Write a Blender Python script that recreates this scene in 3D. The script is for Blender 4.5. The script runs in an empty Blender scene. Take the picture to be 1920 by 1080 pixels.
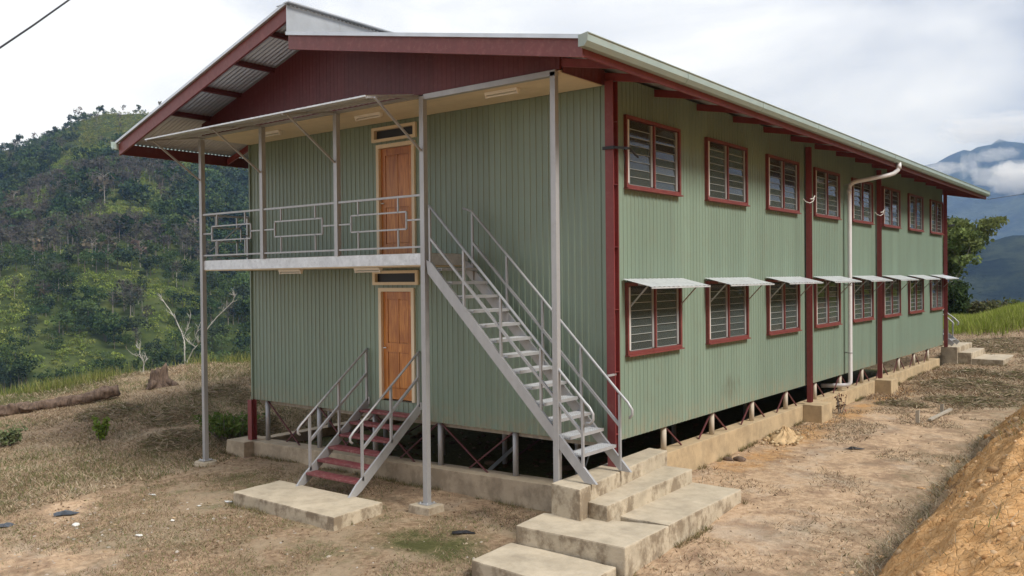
import bpy, bmesh, math, random
import numpy as np
from mathutils import Vector, Matrix
random.seed(7); RNG = np.random.default_rng(11)
S = bpy.context.scene
COL = S.collection
# ------------------------------------------------------------------ camera
CAM = Vector((7.2555, -11.7319, 2.6335)); YAW, PITCH, ROLL = 0.6615, -0.0114, -0.0099
fwd = Vector((-math.sin(YAW)*math.cos(PITCH), math.cos(YAW)*math.cos(PITCH), math.sin(PITCH)))
r0 = Vector((math.cos(YAW), math.sin(YAW), 0)); u0 = r0.cross(fwd)
rt = r0*math.cos(ROLL)+u0*math.sin(ROLL); upv = -r0*math.sin(ROLL)+u0*math.cos(ROLL)
cd = bpy.data.cameras.new('camera'); cam = bpy.data.objects.new('camera', cd); COL.objects.link(cam)
M3 = Matrix((rt, upv, -fwd)).transposed(); cam.matrix_world = Matrix.Translation(CAM) @ M3.to_4x4()
cd.lens = 30.606; cd.sensor_width = 36; cd.clip_start = 0.1; cd.clip_end = 20000
S.camera = cam
# ------------------------------------------------------------------ sky, sun, exposure
SUN_ELEV, SUN_AZ = math.radians(45), math.radians(-3)      # azimuth measured from +X towards +Y
sun_dir = Vector((math.cos(SUN_ELEV)*math.cos(SUN_AZ), math.cos(SUN_ELEV)*math.sin(SUN_AZ), math.sin(SUN_ELEV)))
W = bpy.data.worlds.new('World'); S.world = W; W.use_nodes = True
nt = W.node_tree; nt.nodes.clear()
def wn(t, **k):
    n = nt.nodes.new(t)
    for a, b in k.items(): setattr(n, a, b)
    return n
sky = wn('ShaderNodeTexSky', sky_type='NISHITA', sun_disc=False)
sky.sun_elevation = SUN_ELEV; sky.sun_rotation = math.pi/2-SUN_AZ
sky.altitude = 1500; sky.air_density = 1.0; sky.dust_density = 1.5
tc = wn('ShaderNodeTexCoord'); mp = wn('ShaderNodeMapping'); mp.inputs['Scale'].default_value = (1, 1, 2.6)
mp.inputs['Location'].default_value = (0.35, 0.2, 0.1)
n1 = wn('ShaderNodeTexNoise'); n1.inputs['Scale'].default_value = 2.3; n1.inputs['Detail'].default_value = 7; n1.inputs['Roughness'].default_value = .52; n1.inputs['Distortion'].default_value = .3
ramp = wn('ShaderNodeValToRGB')
ramp.color_ramp.elements[0].position = .34; ramp.color_ramp.elements[0].color = (2.3, 2.65, 3.6, 1)
ramp.color_ramp.elements[1].position = .68; ramp.color_ramp.elements[1].color = (7.9, 8.15, 8.6, 1)
mixw = wn('ShaderNodeMixRGB'); mixw.inputs[0].default_value = .93
bg = wn('ShaderNodeBackground'); bg.inputs[1].default_value = .1; out = wn('ShaderNodeOutputWorld')
L = nt.links.new
L(tc.outputs['Generated'], mp.inputs[0]); L(mp.outputs[0], n1.inputs[0]); 
dot = wn('ShaderNodeVectorMath', operation='DOT_PRODUCT'); dot.inputs[1].default_value = (-.93, -.25, .27)
mul = wn('ShaderNodeMath', operation='MULTIPLY_ADD'); mul.inputs[1].default_value = .30
L(tc.outputs['Generated'], dot.inputs[0]); L(dot.outputs['Value'], mul.inputs[0]); L(n1.outputs[0], mul.inputs[2]); L(mul.outputs[0], ramp.inputs[0])
L(sky.outputs[0], mixw.inputs[1]); L(ramp.outputs[0], mixw.inputs[2]); L(mixw.outputs[0], bg.inputs[0]); L(bg.outputs[0], out.inputs[0])
sl = bpy.data.lights.new('sun', 'SUN'); sl.energy = 3.2; sl.angle = math.radians(18); sl.color = (1, .985, .965)
so = bpy.data.objects.new('sun', sl); COL.objects.link(so)
so.rotation_euler = (-sun_dir).to_track_quat('-Z', 'Y').to_euler(); so.location = (20, -20, 40)
S.view_settings.view_transform = 'Standard'; S.view_settings.look = 'None'; S.view_settings.exposure = 0.5; S.view_settings.gamma = 1
S.view_settings.use_curve_mapping = False
S.render.engine = 'CYCLES'; S.cycles.use_denoising = True
S.cycles.max_bounces = 8; S.cycles.transparent_max_bounces = 24; S.cycles.volume_bounces = 2
S.cycles.caustics_reflective = False; S.cycles.caustics_refractive = False

# ------------------------------------------------------------------ numeric noise
def _h(ix, iy, s):
    n = (ix.astype(np.int64)*374761393+iy.astype(np.int64)*668265263+s*1274126177) & 0xffffffff
    n = ((n ^ (n >> 13))*1274126177) & 0xffffffff
    return ((n ^ (n >> 16)) & 0xffff)/65535.0
def vn(x, y, s=0):
    ix, iy = np.floor(x), np.floor(y); fx, fy = x-ix, y-iy
    fx = fx*fx*(3-2*fx); fy = fy*fy*(3-2*fy)
    a, b, c, d = _h(ix, iy, s), _h(ix+1, iy, s), _h(ix, iy+1, s), _h(ix+1, iy+1, s)
    return (a*(1-fx)+b*fx)*(1-fy)+(c*(1-fx)+d*fx)*fy
def fbm(x, y, o=4, s=0):
    r, a, t = 0, .5, 0
    for i in range(o):
        r = r+a*vn(x*2**i+13.7*i, y*2**i+7.1*i, s+i); t += a; a *= .5
    return r/t
def sst(a, b, x):
    t = np.clip((x-a)/(b-a), 0, 1); return t*t*(3-2*t)

# ------------------------------------------------------------------ materials
MATS = {}
def nodes(name):
    m = bpy.data.materials.new(name); m.use_nodes = True; t = m.node_tree
    b = t.nodes['Principled BSDF']; MATS[name] = m
    return m, t, b
def N(t, ty, **k):
    n = t.nodes.new(ty)
    for a, v in k.items():
        if a in ('scale', 'detail', 'rough', 'dist'):
            n.inputs[{'scale': 'Scale', 'detail': 'Detail', 'rough': 'Roughness', 'dist': 'Distortion'}[a]].default_value = v
        else: setattr(n, a, v)
    return n
def rampn(t, stops, fac):
    r = t.nodes.new('ShaderNodeValToRGB'); e = r.color_ramp.elements
    while len(e) < len(stops): e.new(.5)
    for i, (p, c) in enumerate(stops):
        e[i].position = p; e[i].color = (*c, 1) if len(c) == 3 else c
    t.links.new(fac, r.inputs[0]); return r
def mixc(t, fac, a, b, mode='MIX'):
    m = t.nodes.new('ShaderNodeMixRGB'); m.blend_type = mode
    for i, v in ((0, fac), (1, a), (2, b)):
        if isinstance(v, (int, float)): m.inputs[i].default_value = v
        elif isinstance(v, tuple): m.inputs[i].default_value = (*v, 1) if len(v) == 3 else v
        else: t.links.new(v, m.inputs[i])
    return m.outputs[0]
def pos(t, scale=(1, 1, 1), world=True):
    if world:
        g = t.nodes.new('ShaderNodeNewGeometry'); o = g.outputs['Position']
    else:
        g = t.nodes.new('ShaderNodeTexCoord'); o = g.outputs['Object']
    m = t.nodes.new('ShaderNodeMapping'); m.inputs['Scale'].default_value = scale
    t.links.new(o, m.inputs[0]); return m.outputs[0]
def noise(t, co, **k):
    n = N(t, 'ShaderNodeTexNoise', **k); t.links.new(co, n.inputs[0]); return n.outputs[0]
def bump(t, b, h, strength=.2, dist=.01):
    n = t.nodes.new('ShaderNodeBump'); n.inputs['Strength'].default_value = strength; n.inputs['Distance'].default_value = dist
    t.links.new(h, n.inputs['Height']); t.links.new(n.outputs[0], b.inputs['Normal'])
def tint(t, col, amt=.08):
    """each object a shade of its own"""
    oi = t.nodes.new('ShaderNodeObjectInfo'); mr = t.nodes.new('ShaderNodeMapRange')
    mr.inputs[3].default_value = 1-amt; mr.inputs[4].default_value = 1+amt
    t.links.new(oi.outputs['Random'], mr.inputs[0])
    h = t.nodes.new('ShaderNodeHueSaturation'); t.links.new(mr.outputs[0], h.inputs['Value'])
    if isinstance(col, tuple): h.inputs['Color'].default_value = (*col, 1)
    else: t.links.new(col, h.inputs['Color'])
    return h.outputs[0]
def paint(name, c, rough=.45, metal=0, var=.12, sc=3., stretch=(1, 1, .25), dirt=None, dirt_amt=.35, obj_var=0, bmp=0, spec=.5):
    m, t, b = nodes(name)
    p = pos(t, stretch); f = noise(t, p, scale=sc, detail=6, rough=.6)
    lo = tuple(x*(1-var) for x in c); hi = tuple(min(1, x*(1+var)) for x in c)
    col = rampn(t, [(.3, lo), (.7, hi)], f).outputs[0]
    if dirt:
        f2 = noise(t, pos(t, (1, 1, 1)), scale=sc*2.3, detail=8, rough=.7)
        k = rampn(t, [(.5, (0, 0, 0)), (.75, (dirt_amt,)*3)], f2).outputs[0]
        col = mixc(t, k, col, dirt)
    if obj_var: col = tint(t, col, obj_var)
    t.links.new(col, b.inputs['Base Color']); b.inputs['Roughness'].default_value = rough; b.inputs['Metallic'].default_value = metal
    b.inputs['Specular IOR Level'].default_value = spec
    if bmp: bump(t, b, noise(t, pos(t), scale=60, detail=4), bmp, .004)
    return m
paint('green_sheet', (.188, .252, .198), rough=.38, var=.09, sc=1.1, stretch=(1.6, 1.6, .10), dirt=(.19, .165, .12), dirt_amt=.24, obj_var=.055)
def rub_stain():
    t = MATS['green_sheet'].node_tree; b = t.nodes['Principled BSDF']; src = b.inputs['Base Color'].links[0].from_socket
    v = t.nodes.new('ShaderNodeVectorMath'); v.operation = 'LENGTH'; m = t.nodes.new('ShaderNodeMapping'); g = t.nodes.new('ShaderNodeNewGeometry')
    m.inputs['Location'].default_value = (0, -4.65/.62, -.42/.30); m.inputs['Scale'].default_value = (1/.5, 1/.62, 1/.30)
    t.links.new(g.outputs['Position'], m.inputs[0]); t.links.new(m.outputs[0], v.inputs[0])
    k = rampn(t, [(.15, (.75,)*3), (1., (0, 0, 0))], v.outputs['Value']).outputs[0]
    f = noise(t, pos(t, (4, 4, .9)), scale=3.2, detail=6, rough=.6)
    k = mixc(t, 1., k, rampn(t, [(.42, (0, 0, 0)), (.62, (1, 1, 1))], f).outputs[0], 'MULTIPLY')
    c = mixc(t, k, src, (.10, .085, .055))
    # mud thrown up by rain along the foot of the sheets
    sz = t.nodes.new('ShaderNodeSeparateXYZ'); t.links.new(g.outputs['Position'], sz.inputs[0])
    kz = rampn(t, [(.0, (1, 1, 1)), (.42, (0, 0, 0))], sz.outputs[2]).outputs[0]
    fz = rampn(t, [(.42, (0, 0, 0)), (.66, (.65,)*3)], noise(t, pos(t, (1, 1, .7)), scale=5.5, detail=9, rough=.75)).outputs[0]
    c = mixc(t, mixc(t, 1., kz, fz, 'MULTIPLY'), c, (.30, .235, .155))
    t.links.new(c, b.inputs['Base Color'])
rub_stain()
paint('brace_red', (.10, .028, .03), rough=.6, var=.2, sc=6)
paint('red_paint', (.19, .036, .036), rough=.5, var=.14, sc=4, dirt=(.30, .17, .13), dirt_amt=.22, obj_var=.06)
paint('red_board', (.122, .024, .024), rough=.55, var=.14, sc=4, dirt=(.24, .12, .1), dirt_amt=.25, obj_var=.06)
paint('red_frame', (.165, .036, .033), rough=.45, var=.12, sc=6, dirt=(.4, .2, .15), dirt_amt=.3)
paint('red_tread', (.175, .04, .045), rough=.55, var=.15, sc=6, dirt=(.42, .27, .23), dirt_amt=.75)
paint('silver_paint', (.385, .39, .40), rough=.42, metal=.25, var=.1, sc=5, dirt=(.30, .275, .25), dirt_amt=.4, bmp=.12)
paint('galvanised', (.64, .66, .68), rough=.42, metal=.35, var=.16, sc=7, stretch=(1, 1, 1), dirt=(.33, .35, .37), dirt_amt=.5)
paint('zinc_sheet', (.55, .58, .61), rough=.38, metal=.6, var=.1, sc=2, stretch=(1, 1, 1), dirt=(.4, .4, .4), dirt_amt=.3)
paint('roof_sheet', (.50, .52, .55), rough=.42, metal=.45, var=.08, sc=2, stretch=(1, 1, 1))
paint('cream_paint', (.70, .60, .44), rough=.6, var=.05, sc=4, obj_var=.03)
paint('channel_grey', (.27, .28, .28), rough=.5, var=.1)
paint('white_plastic', (.74, .72, .68), rough=.35, var=.04, sc=5)
paint('pvc_pipe', (.66, .65, .66), rough=.4, var=.06, sc=4, dirt=(.5, .42, .36), dirt_amt=.3)
paint('gutter_green', (.29, .36, .335), rough=.4, var=.08, sc=3, stretch=(1, 1, 1), dirt=(.36, .36, .3), dirt_amt=.4)
paint('stump_paint', (.52, .46, .37), rough=.6, var=.1, sc=6)
paint('black_rubber', (.012, .012, .014), rough=.5, var=.1)
paint('lining', (.30, .26, .2), rough=.8, var=.1)
paint('plastic_scrap', (.05, .06, .075), rough=.35, var=.3, sc=12)
paint('white_scrap', (.62, .61, .58), rough=.6, var=.06, sc=9)
paint('grey_timber', (.36, .32, .26), rough=.85, var=.25, sc=9)
paint('blade_edge', (.36, .38, .37), rough=.4, var=.05)

def concrete(name, c, stain, amt=.8, low=-1.3):
    m, t, b = nodes(name); p = pos(t)
    f = noise(t, p, scale=2.2, detail=9, rough=.65)
    col = rampn(t, [(.28, tuple(x*.74 for x in c)), (.5, c), (.72, tuple(min(1, x*1.18) for x in c))], f).outputs[0]
    f2 = noise(t, pos(t, (1.2, 1.2, .9)), scale=2.1, detail=10, rough=.72)
    k = rampn(t, [(.46, (0, 0, 0)), (.57, (amt,)*3)], f2).outputs[0]
    # algae and mud stains gather on the upright faces, not on the worn tops
    g = t.nodes.new('ShaderNodeNewGeometry'); sx = t.nodes.new('ShaderNodeSeparateXYZ'); t.links.new(g.outputs['True Normal'], sx.inputs[0])
    up = rampn(t, [(.3, (1, 1, 1)), (.8, (.22,)*3)], sx.outputs[2]).outputs[0]
    k = mixc(t, 1.0, k, up, 'MULTIPLY')
    col = mixc(t, k, col, stain)
    f3 = noise(t, p, scale=28, detail=5, rough=.7)
    k3 = rampn(t, [(.62, (0, 0, 0)), (.72, (.5,)*3)], f3).outputs[0]
    col = mixc(t, k3, col, tuple(x*.45 for x in c))
    t.links.new(col, b.inputs['Base Color']); b.inputs['Roughness'].default_value = .92; b.inputs['Specular IOR Level'].default_value = .2
    bump(t, b, noise(t, p, scale=35, detail=8, rough=.7), .5, .012)
concrete('concrete', (.47, .405, .305), (.125, .085, .05), .66)
concrete('concrete_far', (.45, .385, .29), (.16, .11, .065), .6)
concrete('plinth', (.46, .35, .215), (.22, .17, .11), .35)
concrete('plinth_front', (.42, .345, .25), (.2, .16, .11), .5)

def wood(name):
    m, t, b = nodes(name)
    p = pos(t, (9, 9, .8)); f = noise(t, p, scale=2.2, detail=6, rough=.6, dist=1.2)
    col = rampn(t, [(.3, (.28, .085, .018)), (.5, (.46, .175, .036)), (.72, (.60, .275, .07))], f).outputs[0]
    f2 = noise(t, pos(t, (2, 2, 1)), scale=1.7, detail=3)
    col = mixc(t, rampn(t, [(.45, (0, 0, 0)), (.7, (.55,)*3)], f2).outputs[0], col, (.27, .085, .025))
    t.links.new(tint(t, col, .1), b.inputs['Base Color']); b.inputs['Roughness'].default_value = .38
    bump(t, b, f, .15, .004)
wood('door_wood')

def glass(name):
    m = bpy.data.materials.new(name); m.use_nodes = True; t = m.node_tree; t.nodes.clear()
    o = t.nodes.new('ShaderNodeOutputMaterial'); tr = t.nodes.new('ShaderNodeBsdfTransparent'); tr.inputs[0].default_value = (.80, .86, .84, 1)
    gl = t.nodes.new('ShaderNodeBsdfGlossy'); gl.inputs['Roughness'].default_value = .06; gl.inputs[0].default_value = (.9, .92, .95, 1)
    fr = t.nodes.new('ShaderNodeFresnel'); fr.inputs[0].default_value = 1.52
    mx = t.nodes.new('ShaderNodeMixShader'); df = t.nodes.new('ShaderNodeBsdfDiffuse'); df.inputs[0].default_value = (.34, .37, .36, 1)
    m2 = t.nodes.new('ShaderNodeMixShader'); m2.inputs[0].default_value = .09   # dust film
    t.links.new(fr.outputs[0], mx.inputs[0]); t.links.new(tr.outputs[0], mx.inputs[1]); t.links.new(gl.outputs[0], mx.inputs[2])
    t.links.new(mx.outputs[0], m2.inputs[1]); t.links.new(df.outputs[0], m2.inputs[2]); t.links.new(m2.outputs[0], o.inputs[0]); MATS[name] = m
glass('louvre_glass')

def bark(name, a, bcol, sc=6):
    m, t, b = nodes(name); f = noise(t, pos(t, (1, 1, .35)), scale=sc, detail=8, rough=.7)
    t.links.new(rampn(t, [(.3, a), (.68, bcol)], f).outputs[0], b.inputs['Base Color']); b.inputs['Roughness'].default_value = .9
    b.inputs['Specular IOR Level'].default_value = .15; bump(t, b, f, .7, .03)
bark('bark_grey', (.10, .085, .07), (.27, .25, .22)); bark('bark_white', (.24, .22, .2), (.56, .54, .5), 9); bark('bark_log', (.04, .028, .02), (.21, .15, .115), 13); bark('bark_pale', (.16, .14, .12), (.38, .35, .31), 9)

def leafm(name, attr=None, c=None, trans=.25):
    m = bpy.data.materials.new(name); m.use_nodes = True; t = m.node_tree; t.nodes.clear(); MATS[name] = m
    o = t.nodes.new('ShaderNodeOutputMaterial'); d = t.nodes.new('ShaderNodeBsdfDiffuse'); tr = t.nodes.new('ShaderNodeBsdfTranslucent')
    mx = t.nodes.new('ShaderNodeMixShader'); mx.inputs[0].default_value = trans
    a = t.nodes.new('ShaderNodeAttribute'); a.attribute_name = 'tone'
    t.links.new(a.outputs['Color'], d.inputs[0]); t.links.new(a.outputs['Color'], tr.inputs[0])
    t.links.new(d.outputs[0], mx.inputs[1]); t.links.new(tr.outputs[0], mx.inputs[2]); t.links.new(mx.outputs[0], o.inputs[0])
leafm('leaves')

def ground_mat():
    m, t, b = nodes('soil'); p = pos(t)
    a = t.nodes.new('ShaderNodeAttribute'); a.attribute_name = 'cover'      # R bare earth, G orange subsoil, B green, and dark underfloor shade
    sx = t.nodes.new('ShaderNodeSeparateColor'); t.links.new(a.outputs['Color'], sx.inputs[0])
    fine = noise(t, p, scale=9, detail=10, rough=.75); mid = noise(t, p, scale=1.7, detail=8, rough=.65); tiny = noise(t, p, scale=46, detail=6, rough=.75)
    dry = rampn(t, [(.30, (.135, .09, .056)), (.46, (.27, .187, .12)), (.60, (.40, .293, .192)), (.75, (.50, .39, .265))], fine).outputs[0]
    dirt = rampn(t, [(.30, (.33, .215, .135)), (.5, (.56, .395, .255)), (.7, (.68, .52, .365))], fine).outputs[0]
    org = rampn(t, [(.30, (.34, .175, .07)), (.44, (.54, .30, .125)), (.58, (.64, .39, .185)), (.74, (.70, .49, .29))], fine).outputs[0]
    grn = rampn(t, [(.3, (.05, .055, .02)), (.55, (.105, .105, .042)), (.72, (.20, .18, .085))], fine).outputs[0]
    def edge(ch, lo, hi):
        mm = t.nodes.new('ShaderNodeMath'); mm.operation = 'ADD'; t.links.new(ch, mm.inputs[0])
        ms = t.nodes.new('ShaderNodeMath'); ms.operation = 'SUBTRACT'; t.links.new(mid, ms.inputs[0]); ms.inputs[1].default_value = .5
        m3 = t.nodes.new('ShaderNodeMath'); m3.operation = 'ADD'; t.links.new(ms.outputs[0], m3.inputs[0])
        m4 = t.nodes.new('ShaderNodeMath'); m4.operation = 'SUBTRACT'; t.links.new(tiny, m4.inputs[0]); m4.inputs[1].default_value = .5
        t.links.new(m4.outputs[0], m3.inputs[1]); t.links.new(m3.outputs[0], mm.inputs[1])
        return rampn(t, [(lo, (0, 0, 0)), (hi, (1, 1, 1))], mm.outputs[0]).outputs[0]
    big = noise(t, p, scale=.75, detail=7, rough=.7, dist=.6); big2 = noise(t, pos(t, (1, 1, 1)), scale=1.35, detail=8, rough=.75)
    dry = mixc(t, rampn(t, [(.46, (0, 0, 0)), (.60, (.72,)*3)], big).outputs[0], dry, (.38, .30, .205))
    dry = mixc(t, rampn(t, [(.52, (0, 0, 0)), (.66, (.75,)*3)], big2).outputs[0], dry, (.175, .165, .09))
    dirt = mixc(t, rampn(t, [(.47, (0, 0, 0)), (.60, (.8,)*3)], big2).outputs[0], dirt, (.27, .18, .12))
    dirt = mixc(t, rampn(t, [(.52, (0, 0, 0)), (.64, (.55,)*3)], big).outputs[0], dirt, (.55, .46, .36))
    col = mixc(t, edge(sx.outputs[0], .38, .66), dry, dirt)
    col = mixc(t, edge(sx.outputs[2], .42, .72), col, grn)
    col = mixc(t, edge(sx.outputs[1], .36, .60), col, org)
    t.links.new(col, b.inputs['Base Color']); b.inputs['Roughness'].default_value = .97; b.inputs['Specular IOR Level'].default_value = .1
    hgt = mixc(t, .35, fine, tiny)
    vo = t.nodes.new('ShaderNodeTexVoronoi'); vo.feature = 'DISTANCE_TO_EDGE'; vo.inputs['Scale'].default_value = 11; t.links.new(p, vo.inputs['Vector'])
    cr = rampn(t, [(.0, (0, 0, 0)), (.10, (1, 1, 1))], vo.outputs['Distance']).outputs[0]
    hgt = mixc(t, mixc(t, 1., edge(sx.outputs[1], .36, .60), (.22,)*3, 'MULTIPLY'), hgt, cr)
    bump(t, b, hgt, 1., .06)
ground_mat()
def terrain_mat(name, stops, sc):
    m, t, b = nodes(name); f = noise(t, pos(t), scale=sc, detail=10, rough=.68)
    t.links.new(rampn(t, stops, f).outputs[0], b.inputs['Base Color']); b.inputs['Roughness'].default_value = 1; b.inputs['Specular IOR Level'].default_value = 0
    return t, b, f
terrain_mat('hill_cover', [(.3, (.022, .03, .013)), (.5, (.05, .066, .022)), (.7, (.10, .115, .04))], .09)
t_, b_, f_ = terrain_mat('mountain_forest', [(.38, (.006, .011, .007)), (.5, (.024, .036, .018)), (.62, (.07, .085, .04))], .011)
bump(t_, b_, noise(t_, pos(t_), scale=.02, detail=9, rough=.75), 1., 90)

# ------------------------------------------------------------------ mesh helpers
class MB:
    def __init__(s): s.v = []; s.f = []
    def add(s, vs, fs):
        o = len(s.v); s.v += [tuple(x) for x in vs]; s.f += [tuple(i+o for i in f) for f in fs]; return s
    def box(s, x0, x1, y0, y1, z0, z1):
        return s.add([(x0, y0, z0), (x1, y0, z0), (x1, y1, z0), (x0, y1, z0), (x0, y0, z1), (x1, y0, z1), (x1, y1, z1), (x0, y1, z1)],
                     [(0, 3, 2, 1), (4, 5, 6, 7), (0, 1, 5, 4), (1, 2, 6, 5), (2, 3, 7, 6), (3, 0, 4, 7)])
    def bar(s, a, b, w, h=None, up=(0, 0, 1)):
        """rectangular bar from a to b, w across, h along up"""
        h = h or w; a, b = Vector(a), Vector(b); d = (b-a).normalized(); u = Vector(up)
        if abs(d.dot(u)) > .99: u = Vector((0, 1, 0))
        x = d.cross(u).normalized(); z = x.cross(d).normalized()
        vs = [p+x*sx*w/2+z*sz*h/2 for p in (a, b) for sx, sz in ((-1, -1), (1, -1), (1, 1), (-1, 1))]
        return s.add(vs, [(0, 1, 2, 3), (7, 6, 5, 4), (0, 4, 5, 1), (1, 5, 6, 2), (2, 6, 7, 3), (3, 7, 4, 0)])
    def tube(s, pts, r, n=8, cap=True):
        pts = [Vector(p) for p in pts]; rs = r if isinstance(r, (list, tuple)) else [r]*len(pts); o = len(s.v); k = len(pts)
        ref = None
        for i, p in enumerate(pts):
            d = (pts[min(i+1, k-1)]-pts[max(i-1, 0)]).normalized()
            if ref is None: ref = Vector((0, 0, 1)) if abs(d.z) < .9 else Vector((1, 0, 0))
            x = d.cross(ref).normalized(); y = d.cross(x).normalized(); ref = x.cross(d)
            for j in range(n):
                a = 2*math.pi*j/n; s.v.append(tuple(p+x*math.cos(a)*rs[i]+y*math.sin(a)*rs[i]))
        for i in range(k-1):
            for j in range(n): s.f.append((o+i*n+j, o+i*n+(j+1) % n, o+(i+1)*n+(j+1) % n, o+(i+1)*n+j))
        if cap: s.f.append(tuple(o+j for j in range(n))); s.f.append(tuple(o+(k-1)*n+j for j in reversed(range(n))))
        return s
    def prism(s, poly, a, b, ax='y'):
        """extrude polygon (2D list) along axis between a and b; poly in the other two axes, cyclic order"""
        k = len(poly)
        def mk(p, c): return {'y': (p[0], c, p[1]), 'x': (c, p[0], p[1]), 'z': (p[0], p[1], c)}[ax]
        return s.add([mk(p, a) for p in poly]+[mk(p, b) for p in poly],
                     [tuple(range(k)), tuple(reversed(range(k, 2*k)))]+[(i, i+k, (i+1) % k+k, (i+1) % k) for i in range(k)])
    def hexa(s, top, zb, batter=0):
        """block with four given top corners (x,y,z) and a bottom at zb (number or list)"""
        zb = zb if isinstance(zb, (list, tuple)) else [zb]*4
        c = sum((Vector(p) for p in top), Vector())/4
        bot = [Vector((p[0], p[1], z))+(Vector((p[0]-c.x, p[1]-c.y, 0)).normalized()*batter) for p, z in zip(top, zb)]
        return s.add(list(bot)+list(top), [(3, 2, 1, 0), (4, 5, 6, 7), (0, 1, 5, 4), (1, 2, 6, 5), (2, 3, 7, 6), (3, 0, 4, 7)])
    def mesh(s, name, off=(0, 0, 0), smooth=False, bevel=0):
        me = bpy.data.meshes.new(name); o = off
        me.from_pydata([(x-o[0], y-o[1], z-o[2]) for x, y, z in s.v], [], s.f); me.update()
        bm = bmesh.new(); bm.from_mesh(me); bmesh.ops.recalc_face_normals(bm, faces=bm.faces[:])
        if bevel: bmesh.ops.bevel(bm, geom=bm.edges[:], offset=bevel, segments=2, affect='EDGES', profile=.6)
        bm.to_mesh(me); bm.free()
        if smooth: me.polygons.foreach_set('use_smooth', [True]*len(me.polygons))
        return me
def base(o):
    l = Vector((0, 0, 0))
    while o: l = l+o.location; o = o.parent
    return l
def link(name, me, mat=None, parent=None, loc=None):
    o = bpy.data.objects.new(name, me); COL.objects.link(o)
    if mat and me and not me.materials: me.materials.append(MATS[mat])
    if parent: o.parent = parent
    if loc is not None: o.location = loc
    return o
def part(name, mb, mat, parent, smooth=False, bevel=0, at=None):
    """mb in world coordinates; the part's origin sits at its thing's base (or at the world point `at`)"""
    pb = base(parent) if parent else Vector((0, 0, 0)); w = Vector(at) if at is not None else pb
    return link(name, mb.mesh(name, w, smooth, bevel), mat, parent, w-pb)
def tag(o, label=None, cat=None, group=None, kind=None):
    for k, v in (('label', label), ('category', cat), ('group', group), ('kind', kind)):
        if v: o[k] = v
    return o
def thing(name, loc, label, cat, group=None):
    o = bpy.data.objects.new(name, None); COL.objects.link(o); o.location = loc; o.empty_display_size = .3
    return tag(o, label, cat, group)
def rawmesh(name, V, F, mat, tone=None, kind=None, smooth=False, attr='tone', parent=None, loc=None):
    """big numpy meshes: V (n,3), F (m,k) faces, tone (n,3) point colours"""
    V = np.asarray(V, np.float32); F = np.asarray(F, np.int32); k = F.shape[1]
    me = bpy.data.meshes.new(name); me.vertices.add(len(V)); me.vertices.foreach_set('co', V.ravel())
    me.loops.add(F.size); me.loops.foreach_set('vertex_index', F.ravel()); me.polygons.add(len(F))
    me.polygons.foreach_set('loop_start', np.arange(0, F.size, k, dtype=np.int32)); me.polygons.foreach_set('loop_total', np.full(len(F), k, np.int32))
    if smooth: me.polygons.foreach_set('use_smooth', np.ones(len(F), bool))
    me.update(calc_edges=True)
    if tone is not None:
        a = me.color_attributes.new(attr, 'FLOAT_COLOR', 'POINT'); c = np.ones((len(V), 4), np.float32); c[:, :3] = tone; a.data.foreach_set('color', c.ravel())
    o = link(name, me, mat, parent, loc)
    if kind: o['kind'] = kind
    return o
# ================================================================== ground
def foot(y): return np.interp(y, [-30, -14, -1, 1.2, 6, 14], [3.6, 3.8, 4.05, 4.2, 4.05, 3.9])
def G(x, y, rough=True):
    x = np.asarray(x, float); y = np.asarray(y, float)
    rs = np.interp(y, [-250, -60, -8, -4, -2, 1.7, 6, 10, 18, 24, 27, 30, 33, 36], [-6, -2.2, -1.5, -1.36, -1.22, -1.0, -.86, -.84, -.78, -.70, -.45, -.05, .3, .25])
    fr = np.interp(y, [-250, -60, -8, -4, -2, 0], [-6, -2.2, -1.5, -1.36, -1.26, -1.18])
    un = np.full_like(x, -1.12)
    mid = fr+(un-fr)*sst(-.15, .1, y); mid = mid+(rs-mid)*sst(24.1, 25.5, y)
    t = np.clip(y+1.4, 0, 6.8); lf = -1.26+.215*t-.0085*t*t+np.minimum(0, y+1.4)*.035
    wr = sst(-.2, .05, x); wl = sst(-9.25, -10.7, x)
    z = mid*(1-wr)*(1-wl)+rs*wr+lf*wl
    xf = foot(y)+.75*(fbm(x*.25, y*.7, 4, 21)-.5)
    dd = np.clip(x-xf-.1, 0, 99); bk = .15*sst(0, .2, x-xf)+.92*np.minimum(dd, 1.2)+np.minimum(.38*np.clip(dd-1.2, 0, 99), 1.2)
    bank = bk*sst(10.8, 7.8, y)
    z = z+bank
    z = z+.6*np.clip(x-11, 0, 60)*(x > 11)+.30*np.clip(x+.8, 0, 5)*sst(28, 33, y)*(x < 11)
    d = np.clip(-x-20.2+(y-3)*.5, 0, None)*(x < -9); z = z-.42*np.clip(d-1.2, 0, None)-.06*np.minimum(d, 1.2)**2
    z = z-.34*np.clip(y-36.5, 0, None)*(1-sst(10, 30, x))
    z = np.maximum(z, -74)
    if rough:
        z = z+.13*(fbm(x*.45, y*.45, 4, 3)-.5)*(1-sst(.6, -.2, x)*sst(-9.9, -9.3, x)*sst(-.6, .2, y)*.5)
        z = z+.035*(fbm(x*3.1, y*3.1, 3, 9)-.5)
        z = z+sst(0, .5, bank)*(.24*(fbm(x*1.5, y*1.5, 4, 31)-.5)+.12*(fbm(x*4.3, y*4.3, 4, 37)-.5)+.10*(ridged2(x*2.3, y*2.3)-.5)+.05*(fbm(x*11, y*11, 2, 95)-.5))
    return z
def ridged2(x, y): return 1-np.abs(2*fbm(x, y, 4, 91)-1)*2
def axis(parts):
    a = [np.arange(p, q, s) for p, q, s in parts]; return np.unique(np.concatenate(a).round(3))
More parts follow.
